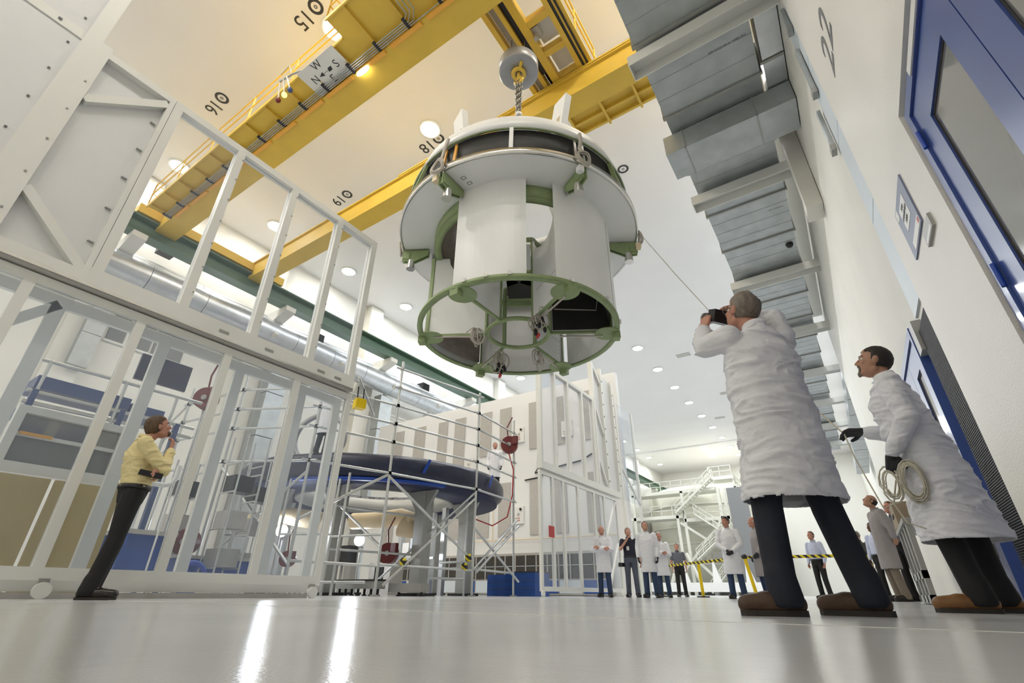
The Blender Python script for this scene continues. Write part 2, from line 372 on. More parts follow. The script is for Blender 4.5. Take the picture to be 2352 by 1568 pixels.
# ------------------------------------------------------------------ right wall: door, signs, number
def door(name, label, x, y0, y1, ztop, leaves, closer=False):
    t = thing(name, label, 'door', (x, (y0+y1)/2, 0)); t['kind'] = 'structure'
    f = .1
    b = MB(); b.box((x, y1-f, 0), (x+.12, y1, ztop)); b.box((x, y0, 0), (x+.12, y0+f, ztop)); b.box((x, y0+f, ztop-f), (x+.12, y1-f, ztop)); b.build('door_frame', M_blue, t)
    n = leaves; w = (y1-y0-2*f)/n
    for i in range(n):
        a = y0+f+i*w+.006; c = y0+f+(i+1)*w-.006; st = .27; zt = ztop-f-.008
        b = MB(); b.box((x+.02, a, .01), (x+.075, a+st, zt)); b.box((x+.02, c-st, .01), (x+.075, c, zt))
        b.box((x+.02, a+st, zt-.3), (x+.075, c-st, zt)); b.box((x+.02, a+st, .01), (x+.075, c-st, .45))
        lf = b.build('door_leaf', M_blue, t)
        MB().box((x+.04, a+st, .45), (x+.055, c-st, zt-.3)).build('window_pane', M_glassdark, lf)
        b = MB()
        for p, q in (((a+st, .45), (a+st+.018, zt-.3)), ((c-st-.018, .45), (c-st, zt-.3))): b.box((x+.034, p[0], p[1]), (x+.06, q[0], q[1]))
        b.box((x+.034, a+st+.018, zt-.318), (x+.06, c-st-.018, zt-.3)); b.build('gasket', M_dark, lf)
    for z in (.5, 1.98, 3.28):
        if z < ztop-.2: MB().cyl((x-.006, y1-f-.004, z-.09), (x-.006, y1-f-.004, z+.09), .016).build('hinge', M_bluetape, t)
    return t
d1 = door('door_1', 'tall blue double door with wide dark glass panes in the near wall', 1.24, 1.36, 4.06, 3.66, 2)
MB().box((1.228, 2.35, 3.57), (1.239, 3.55, 3.64)).build('door_label', M_signw, d1)
d2 = door('door_2', 'blue glazed door further along the wall behind the stooping man', 1.19, 7.0, 9.1, 3.02, 2)
tag(MB().box((1.2, 6.76, 2.62), (1.3, 6.98, 3.0)).build('door_closer', M_steel), 'dark grey box mounted at the top corner of the second blue door', 'closer')
b = MB()
for i in range(130):
    z = .05+i*.0215; b.box((1.235, 6.06, z), (1.29, 6.74, z+.013))
b.box((1.255, 6.06, .03), (1.295, 6.74, 2.88))
s_ = tag(b.build('ribbed_seal', M_dark), 'tall black ribbed rubber strip between the near wall corner and the second blue door', 'seal')
t = thing('wall_number', 'large black number 22 painted high on the near right wall', 'number', (1.219, 4.85, 5.7))
text(MB(), '22', .78, (1.217, 4.87, 5.93), (0, -1, 0), (0, 0, 1), .002).build('digits', M_inkgrey, t)
t = thing('foreign_object_sign', 'blue wall sign with a white notice panel and white strip', 'sign', (1.22, 5.08, 3.05))
MB().box((1.205, 4.74, 3.05), (1.2195, 5.42, 3.62)).build('sign_board', M_sign, t)
p = MB().box((1.202, 4.90, 3.27), (1.2045, 5.22, 3.52)).build('notice', M_signw, t)
b = MB()
for i, s in enumerate(('FOD', 'AWARENESS', 'AREA')): text(b, s, .052, (1.2, 5.06, 3.46-.065*i), (0, -1, 0), (0, 0, 1), .001)
b.build('lettering', M_ink, p)
p = MB().box((1.202, 4.76, 3.065), (1.2045, 5.25, 3.15)).build('strip', M_signw, t)
MB().box((1.2005, 4.77, 3.085), (1.202, 4.82, 3.13)).build('red_mark', M_redsign, p)
p = MB().box((1.202, 5.28, 3.5), (1.2045, 5.39, 3.6)).build('emblem', M_signw, t)
t = thing('room_sign', 'small grey metal sign beside the blue wall sign', 'sign', (1.22, 4.67, 2.83))
MB().box((1.195, 4.5, 2.83), (1.2195, 4.85, 2.96)).build('sign_board', M_steel, t)
MB().box((1.193, 4.53, 2.84), (1.195, 4.82, 2.875)).build('name_strip', M_signw, t)
# conduits on the near wall edge
for i, (y, z0, z1, x) in enumerate(((6.5, 8.6, 9.1, 1.28), (6.7, 7.2, 8.2, 1.28), (7.1, 6.3, 7.1, 1.28))):
    t = thing('conduit', 'grey conduit box on the corner of the near wall, %s from the top' % ORD[i], 'conduit', (x, y, z0), 'conduit boxes on the wall corner')
    MB().box((x-.05, y-.06, z0), (x+.005, y+.06, z1)).build('conduit_channel', M_galv, t)
    MB().box((x-.07, y-.08, z0-.12), (x+.005, y+.08, z0)).build('junction_box', M_steel, t)
# white conduit, red alarm pulls further along
t = thing('fire_alarm', 'red alarm box with a red bracket on the bay wall past the second door', 'alarm', (1.3, 12.3, 1.55))
MB().box((1.22, 12.2, 1.5), (1.31, 12.45, 1.9)).build('alarm_box', M_redsign, t)
MB().box((1.24, 11.5, 1.75), (1.31, 12.1, 1.95)).build('bracket', M_redsign, t)

# ------------------------------------------------------------------ ducts on the right
def duct_flange(b, y, x0, x1, z0, z1):
    b.box((x0-.05, y-.03, z0-.05), (x1+.05, y+.03, z0+.02)); b.box((x0-.05, y-.03, z0), (x0, y+.03, z1)); b.box((x1, y-.03, z0), (x1+.05, y+.03, z1))
big = thing('air_duct', 'huge rectangular galvanised duct running along the right wall', 'duct', (-.2, 6.2, 10))
y = -5.7
while y < 44:
    b = MB().box((-1.23, y+.01, 10), (.82, y+1.98, 11.1))
    for q in (.5, 1.0, 1.5): b.box((-1.232, y+q-.006, 9.992), (.822, y+q+.006, 10))
    o = b.build('duct_section', M_galv, big)
    f = MB(); duct_flange(f, y, -1.23, .82, 10, 11.1); f.build('flange', M_steel, o)
    y += 1.99
t = thing('side_duct', 'narrow bright silver duct in the gap beside the near wall corner', 'duct', (1.05, 7.5, 9.7))
for y in (4.2, 6.1, 8.0):
    b = MB().box((.9, y+.02, 9.97), (1.2 if y < 6 else 1.3, y+1.85, 10.65)); o = b.build('duct_section', M_duct, t)
    f = MB(); duct_flange(f, y, .9, 1.16 if y < 6 else 1.25, 9.99, 10.65); f.build('flange', M_steel, o)
t = thing('cross_duct', 'deep silver duct crossing below the big duct to the wall', 'duct', (0, 9.1, 9.3))
MB().box((-1.45, 8.7, 9.35), (1.3, 9.6, 9.93)).build('duct_section', M_galv, t)
b = MB()
for x in (-1.0, .55): b.box((x-.012, 8.68, 9.33), (x+.012, 9.62, 9.35)); b.box((x-.012, 8.68, 9.33), (x+.012, 8.7, 9.93))
b.build('flange', M_steel, t)
b = MB(); text(b, 'THE TESSYL W 48H O.G-M 4500', .052, (.36, 7.2, 9.990), (-1, 0, 0), (0, 1, 0), .001); text(b, 'THE TESSYL W 48H', .045, (.5, 12.9, 9.990), (-1, 0, 0), (0, 1, 0), .001); b.build('stencil_lettering', M_ink, big)
names = ['nearest the crane', 'second from the crane', 'third from the crane', 'fourth from the crane', 'fifth from the crane', 'sixth from the crane', 'seventh from the crane', 'last towards the far end']
for i, y in enumerate((6.48, 11.2, 16.2, 21, 26, 31, 36, 41)):
    b = MB(); b.box((-1.42, y-.2, 9.86), (1.31 if y < 24 else 1.45, y+.2, 9.88)); b.box((-1.42, y-.012, 9.88), (1.31 if y < 24 else 1.45, y+.012, 9.94))
    b.box((-1.42, y-.2, 9.6), (1.31 if y < 24 else 1.45, y-.185, 9.86)); b.box((-1.42, y+.185, 9.6), (1.31 if y < 24 else 1.45, y+.2, 9.86)); b.box((-1.42, y-.185, 9.6), (-1.405, y+.185, 9.86))
    tag(b.build('duct_support_beam', M_frame), 'cream steel beam under the big duct, '+names[i], 'beam', 'cream beams under the duct')
b = MB(); b.box((.98, 10.6, 8.0), (1.31, 11.0, 11.4)); b.box((.98, 10.6, 7.95), (1.31, 11.2, 8.0))
tag(b.build('wall_bracket', M_wall), 'cream vertical steel bracket on the bay wall under the ducts', 'bracket')
t = thing('far_duct', 'long grey duct along the right wall beyond the bay edge', 'duct', (1.8, 30, 8.5))
for i in range(9): MB().box((1.5, 23.5+i*3, 9.2), (2.4, 26.4+i*3, 10)).build('duct_section', M_galv, t)
tag(MB().ell((.62, 14.9, 9.98), (.11, .11, .12)).build('dome_camera', M_black), 'black dome camera under the big duct', 'camera')
# ------------------------------------------------------------------ crane runway and overhead crane
t = thing('crane_runway', 'long dark green I-beam crane rail along the left wall', 'beam', (-20.2, 25, 12.4))
b = MB(); b.box((-20.6, -11, 12.95), (-19.95, 72, 13.02)); b.box((-20.55, -11, 12.28), (-20.0, 72, 12.33)); b.box((-20.32, -11, 12.33), (-20.26, 72, 12.95))
b.build('beam', M_dgreen, t)
MB().box((-20.33, -11, 13.02), (-20.25, 72, 13.1)).build('rail', M_steel, t)
for i, y in enumerate((-3, 4, 10.5, 17.3, 25, 31.5, 38, 44.5, 51, 57.5, 64)):
    MB().prism([(-22.15, y-.25, 12.28), (-19.95, y-.25, 12.28), (-19.95, y-.25, 12.05), (-22.15, y-.25, 11.3)], (0, .5, 0)).build('bracket', M_wall, t)
cr = thing('overhead_crane', 'yellow overhead travelling crane with two girders and walkways', 'crane', (-9, 6.7, 12.8))
X0, X1 = -20.4, 1.2
# girders: box beams with flanges
MB().box((X0, 4.42, 12.8), (X1, 5.18, 13.56)).box((X0, 4.36, 13.56), (X1, 5.24, 13.6)).build('girder', M_yel, cr)
g2 = MB().box((X0, 8.3, 12.8), (X1, 8.98, 13.5)).box((X0, 8.22, 13.5), (X1, 9.04, 13.55)).build('girder', M_yel, cr)
for y in (4.8, 8.6):
    MB().box((-19.5, y-.04, 13.6), (.8, y+.04, 13.68)).build('trolley_rail', M_steel, cr)
# end trucks
for x, nm in ((-20.2, 'left'), (.9, 'right')):
    MB().box((x-.25, 3.6, 13.12), (x+.25, 9.8, 13.5)).build('end_truck', M_yel, cr)
# near walkway deck with ribs
wk = MB().box((X0+1.2, 3.66, 12.98), (-7.9, 4.42, 13.02)).box((-7.9, 3.12, 12.98), (X1-.3, 4.42, 13.02)).box((X0+1.2, 3.64, 12.9), (-7.9, 3.68, 13.06)).box((-7.9, 3.1, 12.9), (X1-.3, 3.14, 13.06)).build('walkway', M_yel, cr)
xs = [-18.9+1.06*i for i in range(19)]
for i, x in enumerate(xs):
    yo = 3.66 if x < -7.9 else 3.12
    MB().prism([(x, yo, 12.9), (x, 4.42, 12.84), (x, 4.42, 12.98), (x, yo, 12.98)], (.025, 0, 0)).build('rib', M_yel, wk)
    MB().box((x-.03, 4.12, 12.79), (x+.05, 4.44, 12.84)).build('conduit_bracket', M_dark, wk)
b = MB()
for j in range(4): b.tube([(-19, 4.2+.055*j, 12.805), (-6.2+.12*j, 4.2+.055*j, 12.805), (-6.0+.12*j, 4.1, 12.81), (-6.0+.12*j, 3.2, 12.86)] if j < 3 else [(-19, 4.36, 12.805), (1, 4.36, 12.805)], .016)
for j in range(2): b.tube([(-5.3+.14*j, 3.2, 12.86), (-5.3+.14*j, 4.0-.05*j, 12.81), (-5.1, 4.2+.06*j, 12.805), (1, 4.2+.06*j, 12.805)], .016)
b.build('conduit', M_galv, cr)
# tube lights on the girder edge
for i in range(15):
    x = -18.6+1.3*i
    lit = i == 8
    MB().box((x, 4.40, 12.72), (x+1.08, 4.50, 12.79)).build('tube_light', E_cool if (lit and False) else M_orange, cr)
MB().ell((-8.0, 4.47, 12.70), (.24, .07, .06)).build('bulb', emit('crane_bulb', (1, .97, .9), 9), cr)
# railing
def railing(parent, pts, h, m, n=8, name='railing'):
    b = MB()
    for p, q in zip(pts[:-1], pts[1:]):
        p, q = Vector(p), Vector(q); L = (q-p).length; k = max(1, int(L/n_sp))
        for z in (h, h*.55): b.tube([p+V(0, 0, z), q+V(0, 0, z)], rr, 5)
        for i in range(k+1): c = p.lerp(q, i/k); b.tube([c, c+V(0, 0, h)], rr, 5)
    return b.build(name, m, parent)
n_sp, rr = 1.9, .024
railing(cr, [(-19.2, 4.3, 13.02), (-19.2, 3.66, 13.02), (-7.9, 3.66, 13.02), (-7.9, 3.12, 13.02), (.8, 3.12, 13.02)], 1.05, M_yel)
# far-side walkway on the second girder
wk2 = MB().box((-4.05, 8.98, 12.98), (X1-.3, 9.78, 13.02)).build('walkway', M_yel, cr)
for x in (-4.05, -3.05, -2.05, -1.05, -.05): MB().box((x, 8.98, 12.80), (x+.07, 9.82, 12.98)).build('rib', M_yel, wk2)
b = MB()
for y in (9.34, 9.7): b.box((-4.05, y, 12.86), (X1-.3, y+.08, 12.98))
b.build('stringer', M_yel, wk2)
railing(cr, [(-4.05, 9.78, 13.02), (.8, 9.78, 13.02)], 1.05, M_yel)
MB().box((-10.6, 8.20, 13.56), (-1.4, 8.26, 13.62)).build('edge_strip', M_yel, cr)
# compass sign under the near walkway
cs = MB().box((-9.75, 3.58, 12.868), (-8.25, 4.38, 12.882)).build('compass_sign', M_signw, cr); cs['label'] = 'white compass sign with N E S W'
b = MB(); z = 12.866; R_, U_ = (1, 0, 0), (0, -1, 0)
for ch, x, y in (('N', -9.42, 3.98), ('S', -8.55, 3.98), ('W', -9.05, 3.72), ('E', -8.95, 4.22)): text(b, ch, .3, (x, y, z), R_, U_, .001)
b.prism([(-9.25, 3.98, z), (-9.08, 3.92, z), (-9.08, 4.04, z)], (0, 0, -.002)); b.box((-9.1, 3.975, z-.002), (-8.85, 3.985, z)); b.prism([(-8.86, 3.93, z), (-8.72, 3.93, z), (-8.76, 4.03, z), (-8.9, 4.03, z)], (0, 0, -.002))
b.build('lettering', M_ink, cs)
# signal lamps hanging from the walkway
sg = thing('signal_lamps', 'cluster of red, amber and blue signal lamps hung from the crane walkway', 'lamp', (-10.2, 3.5, 13))
MB().tube([(-9.6, 3.62, 13.0), (-9.9, 3.52, 12.95), (-10.35, 3.45, 12.9)], .03).tube([(-9.9, 3.5, 12.95), (-10.0, 3.42, 13.3), (-10.3, 3.4, 13.1)], .012).build('arm', M_steel, sg)
for (x, dx, m, l) in ((-10.35, -.2, M_red, 'red lamp'), (-10.2, -.06, emit('amber_glow', (1, .7, .1), 2.5), 'amber lamp'), (-10.05, .05, M_bluerail, 'blue lamp')):
    st = MB().tube([(x, 3.46, 12.92), (x+dx, 3.62, 12.55)], .02).build('lamp_stem', M_white, sg)
    MB().ell((x+dx*1.05, 3.64, 12.48), (.075, .075, .085)).build('lamp_globe', m, st)['label'] = l
# trolley
tr = thing('crane_trolley', 'yellow open-frame hoist trolley riding between the crane girders', 'trolley', (-4, 6.7, 13.68))
b = MB()
for x0, x1 in ((-4.82, -4.68), (-4.42, -4.30), (-4.12, -3.9), (-3.28, -3.14)): b.box((x0, 4.5, 13.7), (x1, 8.9, 14.0))
for y in (4.55, 5.5, 6.35, 7.3, 8.2, 8.7): b.box((-4.1, y, 13.72), (-3.2, y+.18, 14.0))
b.box((-4.82, 4.5, 13.72), (-3.14, 4.68, 14.05)); b.box((-4.82, 8.72, 13.72), (-3.14, 8.9, 14.05))
b.build('trolley_frame', M_yel, tr)
MB().box((-4.66, 4.7, 13.95), (-4.44, 8.7, 14.1)).build('drive_cover', M_grille, tr)
MB().box((-4.29, 4.7, 14.0), (-4.13, 8.7, 14.5)).cyl((-4.21, 5.2, 13.95), (-4.21, 7.9, 13.95), .17, n=16).build('cable_drum', M_dark, tr)
for y, m in ((4.75, M_yel), (6.55, M_signw), (7.5, M_signw)): MB().box((-3.85, y, 14.02), (-3.3, y+.7, 14.4)).build('machine_cover', m, tr)
MB().box((-4.0, 6.6, 13.8), (-3.7, 6.95, 14.05)).cyl((-3.85, 6.8, 13.8), (-3.85, 6.8, 13.6), .07).build('motor', M_grille, tr)
MB().box((-3.12, 4.6, 13.72), (-2.85, 8.6, 13.76)).build('trolley_walkway', M_yel, tr)
n_sp, rr = 1.2, .03
railing(tr, [(-2.87, 4.6, 13.76), (-2.87, 8.6, 13.76)], 1.0, M_yel)
MB().tube([(-3.1, 4.6, 13.74), (-3.1, 8.5, 13.74)], .045).tube([(-2.98, 4.6, 13.7), (-2.98, 8.5, 13.7)], .03).build('cable_guide', M_dark, tr)
# hook block
MX, MY = -4.366, 6.712
hb = thing('hook_block', 'round grey hook block with a yellow hook hanging from the trolley', 'hook', (MX, MY, 12.2))
MB().arc((MX, MY, 12.42), [(.001, 0), (.50, 0), (.53, .03), (.53, .33), (.50, .36), (.001, .36)], n=48).build('block_disc', M_block, hb)
MB().arc((MX, MY, 12.36), [(.10, 0), (.2, .0), (.2, .06), (.10, .06)], n=24).cbox((MX-.16, MY+.16, 12.4), (.24, .07, .06), Matrix.Rotation(rad(135), 3, 'Z')).cbox((MX+.16, MY-.16, 12.4), (.24, .07, .06), Matrix.Rotation(rad(135), 3, 'Z')).build('hook_collar', M_yel, hb)
b = MB().tube([(MX, MY, 12.45), (MX, MY, 12.2)]+[(MX+.11*cos(a), MY, 12.1+.11*sin(a)) for a in [rad(x) for x in range(80, -200, -20)]], .045, 8); b.build('hook', M_yel, hb)
MB().box((MX-.22, MY-.1, 12.78), (MX+.22, MY+.1, 12.95)).build('sheave_housing', M_yel, hb)
for dx, dy in ((-.2, -.08), (.02, .1), (.2, .0)):
    MB().tube([(MX+dx, MY+dy, 12.8), (MX+dx*.9, MY+dy, 14.0)], .012).build('wire_rope', M_chain, hb)
# chain fall and slings
def chain(b, p, q, n, r=.045, wl=.012):
    p, q = Vector(p), Vector(q); d = (q-p)/n; x, y = frame(d)
    for i in range(n):
        c = p+d*(i+.5); u = x if i % 2 else y; L = d.length*.72
        b.tube([c+u*(r*cos(a))+d.normalized()*(L*sin(a)) for a in [2*pi*k/8 for k in range(8)]], wl, 5, True)
b = MB(); chain(b, (MX, MY, 12.08), (MX, MY, 10.75), 12, .055, .022); chain(b, (MX+.05, MY+.02, 12.05), (MX+.02, MY, 10.8), 12, .05, .02); chain(b, (MX-.05, MY-.02, 12.05), (MX-.03, MY, 10.75), 12, .05, .02)
lc = tag(b.build('lifting_chain', M_chain), 'twisted steel lifting chain under the hook block', 'chain')
sl = thing('sling_bridle', 'three-legged chain sling from the lifting chain down to the module', 'sling', (MX, MY, 10.7))
MB().arc((MX, MY, 10.66), [(.04, 0), (.09, .04), (.09, .1), (.04, .12)], n=16).build('master_link', M_white, sl)
for k in range(3):
    a = rad(200+120*k); b = MB(); chain(b, (MX, MY, 10.7), (MX+1.15*cos(a), MY+1.15*sin(a), 8.62), 20, .04, .015); b.build('sling_leg', M_chain, sl)

# ------------------------------------------------------------------ the hanging module
C_ = (MX, MY, 0)
md = thing('spacecraft_module', 'white round spacecraft ring module hanging from the crane', 'module', (MX, MY, 4.4))
def P(a, r, z): return V(MX+r*cos(rad(a)), MY+r*sin(rad(a)), z)
# annulus plate
an = MB().arc(C_, [(1.72, 6.55), (2.42, 6.55), (2.42, 6.60), (1.72, 6.60)], n=96, smooth=False).build('annulus_plate', M_mod, md)
MB().arc(C_, [(2.42, 6.54), (2.46, 6.54), (2.46, 6.66), (2.42, 6.66)], n=96).build('rim', M_silver, an)
MB().arc(C_, [(1.70, 6.3), (1.74, 6.3), (1.74, 6.62), (1.70, 6.62)], n=96).build('inner_flange', M_green, an)
MB().arc(C_, [(1.28, 6.62), (1.70, 6.30), (1.70, 6.36), (1.30, 6.68)], n=96).build('liner_cone', M_brown, an)
# upper band
bd = MB().arc(C_, [(2.30, 7.33), (2.33, 7.33), (2.19, 7.80), (2.14, 7.80)], n=96).build('upper_band', M_mod, md)
MB().arc(C_, [(2.28, 7.315), (2.32, 7.315), (2.32, 7.33), (2.28, 7.33)], n=96).build('band_flange', M_green, bd)
MB().arc(C_, [(1.95, 7.76), (2.16, 7.76), (2.16, 7.80), (1.95, 7.80)], n=96).build('top_flange', M_mod, bd)
MB().arc(C_, [(2.24, 6.6), (2.26, 6.6), (2.24, 7.36), (2.22, 7.36)], n=96).build('blanket_wall', M_blackin, md)
for i, a in enumerate((-60, -8, 26, 62, 98, 134, 170, 206)):
    MB().bar(P(a, 2.42, 6.62), P(a, 2.29, 7.32), .07, .07, P(a, 1, 0)-P(a, 0, 0)).build('strut', M_mod if a == -60 else M_green, md)
for a in (-85, -91): MB().bar(P(a, 2.40, 6.62), P(a-2, 2.25, 7.32), .05, .03, P(a, 1, 0)-P(a, 0, 0)).build('strut', M_ybright if False else M_orange, md)['label'] = 'amber strut'
for a in (-33, -29): MB().bar(P(a, 2.42, 6.62), P(a+2, 2.28, 7.32), .05, .03, P(a, 1, 0)-P(a, 0, 0)).build('strut', M_silver, md)
for a in (-112, -128, -146, -158, 10): MB().bar(P(a, 2.43, 6.6), P(a+5, 2.29, 7.32), .09, .05, P(a, 1, 0)-P(a, 0, 0)).build('strut', M_green, md)
# lower cylinder panels
def panel(a0, a1, name='side_panel', m=M_mod, z0=4.5, z1=6.55, r=1.87):
    o = MB().arc(C_, [(r-.02, z0), (r, z0), (r, z1), (r-.02, z1)], a0, a1, n=max(6, int((a1-a0)/3)), smooth=False).build(name, m, md); return o
for a0, a1 in ((-92, -53), (-38, 29), (33, 87), (93, 146), (152, 206)):
    o = panel(a0, a1)
    b = MB()
    for a in (a0+8, (a0+a1)/2, a1-8): b.cbox(P(a, 1.90, 4.5), (.06, .06, .07), Matrix.Rotation(rad(a), 3, 'Z'))
    b.build('clip', M_silver, o)
b = MB().arc(C_, [(1.868, 4.6), (1.873, 4.6), (1.873, 6.5), (1.868, 6.5)], 7, 7.5, n=1); b.build('seam', M_steel, md)
# rings
MB().arc(C_, [(1.80, 4.43), (1.90, 4.43), (1.90, 4.50), (1.87, 4.50), (1.87, 4.455), (1.80, 4.455)], n=96).build('base_ring', M_green, md)
MB().arc(C_, [(.55, 4.43), (.61, 4.43), (.61, 4.49), (.55, 4.49)], n=48).build('core_ring', M_green, md)
MB().arc(C_, [(1.6, 6.25), (1.72, 6.25), (1.72, 6.35), (1.6, 6.35)], n=96).build('upper_ring', M_green, md)
# six radial walls and core frame
for k in range(6):
    a = -150+60*k; t = P(a+90, 1, 0)-P(a+90, 0, 0); rdir = P(a, 1, 0)-P(a, 0, 0)
    w_ = MB(); z0, z1 = 4.47, 6.28; th_ = .02
    poly = [P(a, .62, z0), P(a, 1.76, z0), P(a, 1.76, z1), P(a, 1.45, z1)]+[P(a, 1.04+.40*cos(rad(q)), z1-.42*sin(rad(q))) for q in range(0, 181, 20)]+[P(a, .62, z1)]
    w_.prism([q-t*th_ for q in poly], t*2*th_)
    rw = w_.build('radial_wall', M_mod, md)
    b = MB(); b.bar(P(a, .6, 4.46), P(a, 1.78, 4.46), .045, .05); b.bar(P(a, .62, 4.46), P(a, .62, 6.3), .06, .06); b.bar(P(a, 1.76, 4.46), P(a, 1.76, 6.3), .06, .08)
    b.build('edge_frame', M_green, rw)
    b = MB(); b.cyl(P(a, 1.68, 4.41), P(a, 1.68, 4.43), .24, n=24); b.build('gusset_plate', M_green, md)
    b = MB(); b.cbox(P(a, 1.84, 4.36), (.14, .16, .13), Matrix.Rotation(rad(a), 3, 'Z')); b.build('foot_fitting', M_green, md)
    # dashed rivet line
    b = MB()
    for q in range(16): b.cbox(P(a, .8+.055*q, 5.0)-t*.022, (.018, .004, .012), Matrix.Rotation(rad(a), 3, 'Z'))
    for q in range(14): b.cbox(P(a, 1.6, 4.7+.09*q)-t*.022, (.012, .004, .018), Matrix.Rotation(rad(a), 3, 'Z'))
    b.build('rivet_line', M_inkgrey, rw)
# core walls between radial walls
for k, (m, nm) in enumerate(((M_mod, 'core_panel'), (M_mod, 'core_panel'), (M_blackin, 'dark_core_panel'), (M_brown, 'core_panel'), (M_blackin, 'dark_core_panel'), (M_mod, 'core_panel'))):
    a = -150+60*k
    if k in (0, 2): continue
    MB().bar(P(a+4, .60, 5.85), P(a+56, .60, 5.85), .012, .75, V(0, 0, 1).cross(P(a+30, 1, 0)-P(a+30, 0, 0)) if False else (P(a+30, 1, 0)-P(a+30, 0, 0))).build(nm, m, md)
for k in range(6):
    a = -150+60*k
    for zz in (5.45, 6.28): MB().bar(P(a, .62, zz), P(a+60, .62, zz), .06, .08).build('core_beam', M_green, md)
# black blankets inside two bays
MB().arc(C_, [(1.70, 4.6), (1.72, 4.6), (1.72, 6.2), (1.70, 6.2)], -27, 27, n=20).build('inner_blanket', M_blackin, md)
MB().arc(C_, [(1.70, 4.55), (1.72, 4.55), (1.72, 5.6), (1.70, 5.6)], 153, 200, n=20).build('inner_blanket', M_brown, md)
a = 30; t = P(a+90, 1, 0)-P(a+90, 0, 0); MB().prism([P(a, .66, 4.5)-t*.05, P(a, 1.73, 4.5)-t*.05, P(a, 1.73, 6.2)-t*.05, P(a, .66, 6.2)-t*.05], t*.02).build('black_blanket_panel', M_blackin, md)
b = MB()
for q in range(22): b.cbox(P(a, .72+.045*q, 5.35)-t*.055, (.014, .004, .008), Matrix.Rotation(rad(a), 3, 'Z'))
b.tube([P(a, .7, 4.95)-t*.06, P(a, 1.5, 4.9)-t*.06, P(a, 1.55, 5.2)-t*.06], .012).build('blanket_cable', M_wire, md)
# upper deck seen through the bays: ring of brown liner ribs
b = MB()
for k in range(36): a = 10*k; b.bar(P(a, 1.68, 6.33), P(a, 1.3, 6.63), .02, .03)
b.build('liner_rib', M_brown, an)
# six thruster brackets with harness coils
for k in range(6):
    a = -150+60*k; t = P(a+90, 1, 0)-P(a+90, 0, 0)
    tb = MB().prism([P(a, 1.9, 6.53)-t*.05, P(a, 1.9, 6.38)-t*.05, P(a, 2.2, 6.22)-t*.05, P(a, 2.45, 6.25)-t*.05, P(a, 2.45, 6.53)-t*.05], t*.025)
    tb.prism([P(a, 1.9, 6.53)+t*.03, P(a, 1.9, 6.38)+t*.03, P(a, 2.2, 6.22)+t*.03, P(a, 2.45, 6.25)+t*.03, P(a, 2.45, 6.53)+t*.03], t*.025)
    tb.cbox(P(a, 2.36, 6.36), (.13, .14, .16), Matrix.Rotation(rad(a), 3, 'Z')); tb.bar(P(a, 1.9, 6.51), P(a, 2.4, 6.51), .11, .03)
    tb = tb.build('thruster_bracket', M_green, md)
    MB().cyl(P(a, 2.26, 6.26), P(a, 2.26, 6.06), .075, .09, n=16).build('nozzle', M_silver, tb)
    MB().cbox(P(a, 2.46, 6.38)-t*.09, (.1, .1, .12), Matrix.Rotation(rad(a), 3, 'Z')).build('gold_box', M_cream if k % 2 else M_mod, tb)
    b = MB(); cc = P(a-1, 2.53, 6.62)
    for q in range(5):
        rr_ = .15-.012*q; jj = random.uniform(-.02, .02)
        b.tube([cc+t*(rr_*cos(u))+V(0, 0, rr_*1.15*sin(u))+(P(a, 1, 0)-P(a, 0, 0))*(jj+.02*sin(2*u)) for u in [2*pi*s/16 for s in range(16)]], .013, 5, True)
    b.tube([P(a, 2.5, 6.75), P(a-1, 2.42, 6.95), P(a, 2.42, 7.15), P(a+.5, 2.38, 7.4)], .035, 6)
    b.build('harness_coil', M_wire, tb)
# hanging harness bundles in the core
for (a, r, z, n) in ((-150, .78, 4.35, 7), (150, .75, 4.15, 7), (-30, .8, 4.3, 9), (92, .75, 4.2, 4)):
    b = MB(); c0 = P(a, r, z)
    for q in range(n):
        o = V(random.uniform(-.1, .1), random.uniform(-.1, .1), random.uniform(-.08, .12)); ra = random.uniform(.06, .12); ph = random.uniform(0, pi)
        b.tube([c0+o+V(ra*cos(u)*cos(ph), ra*cos(u)*sin(ph), ra*1.5*sin(u)) for u in [2*pi*s/12 for s in range(12)]], .014, 5, True)
    b.tube([c0+V(0, 0, .1), P(a, r+.1, z+.25), P(a, 1.0, 4.5)], .03, 6)
    hn = b.build('harness_bundle', M_wire, md)
    if a in (-30, 150):
        b = MB()
        for q in range(8): b.ell(c0+V(random.uniform(-.08, .08), random.uniform(-.08, .08), random.uniform(-.25, .05)), (.035, .035, .06), None, 8, 6)
        b.build('connector', M_black, hn)
        MB().ell(c0+V(.02, -.05, -.28), (.03, .03, .04), None, 8, 6).ell(c0+V(-.05, .03, -.26), (.03, .03, .04), None, 8, 6).build('connector_cap', M_redsign, hn)
for a in (-150, -30, 150, 30, 90): MB().tube([P(a+2, .8, 4.40), P(a+2.5, 1.2, 4.40), P(a+2, 1.6, 4.40)], .018, 6).build('harness_run', M_wire, md)
# small outlines marked on the annulus near the front brackets
b = MB()
for a, r in ((-84, 2.13), (-83, 1.98), (-92, 1.95)):
    for q in range(4):
        p0 = P(a, r, 6.546); u = V(.04, 0, 0); v_ = V(0, .03, 0); cs_ = [p0-u-v_, p0+u-v_, p0+u+v_, p0-u+v_]; b.bar(cs_[q], cs_[(q+1) % 4], .006, .003)
b.build('marking', M_ink, an)
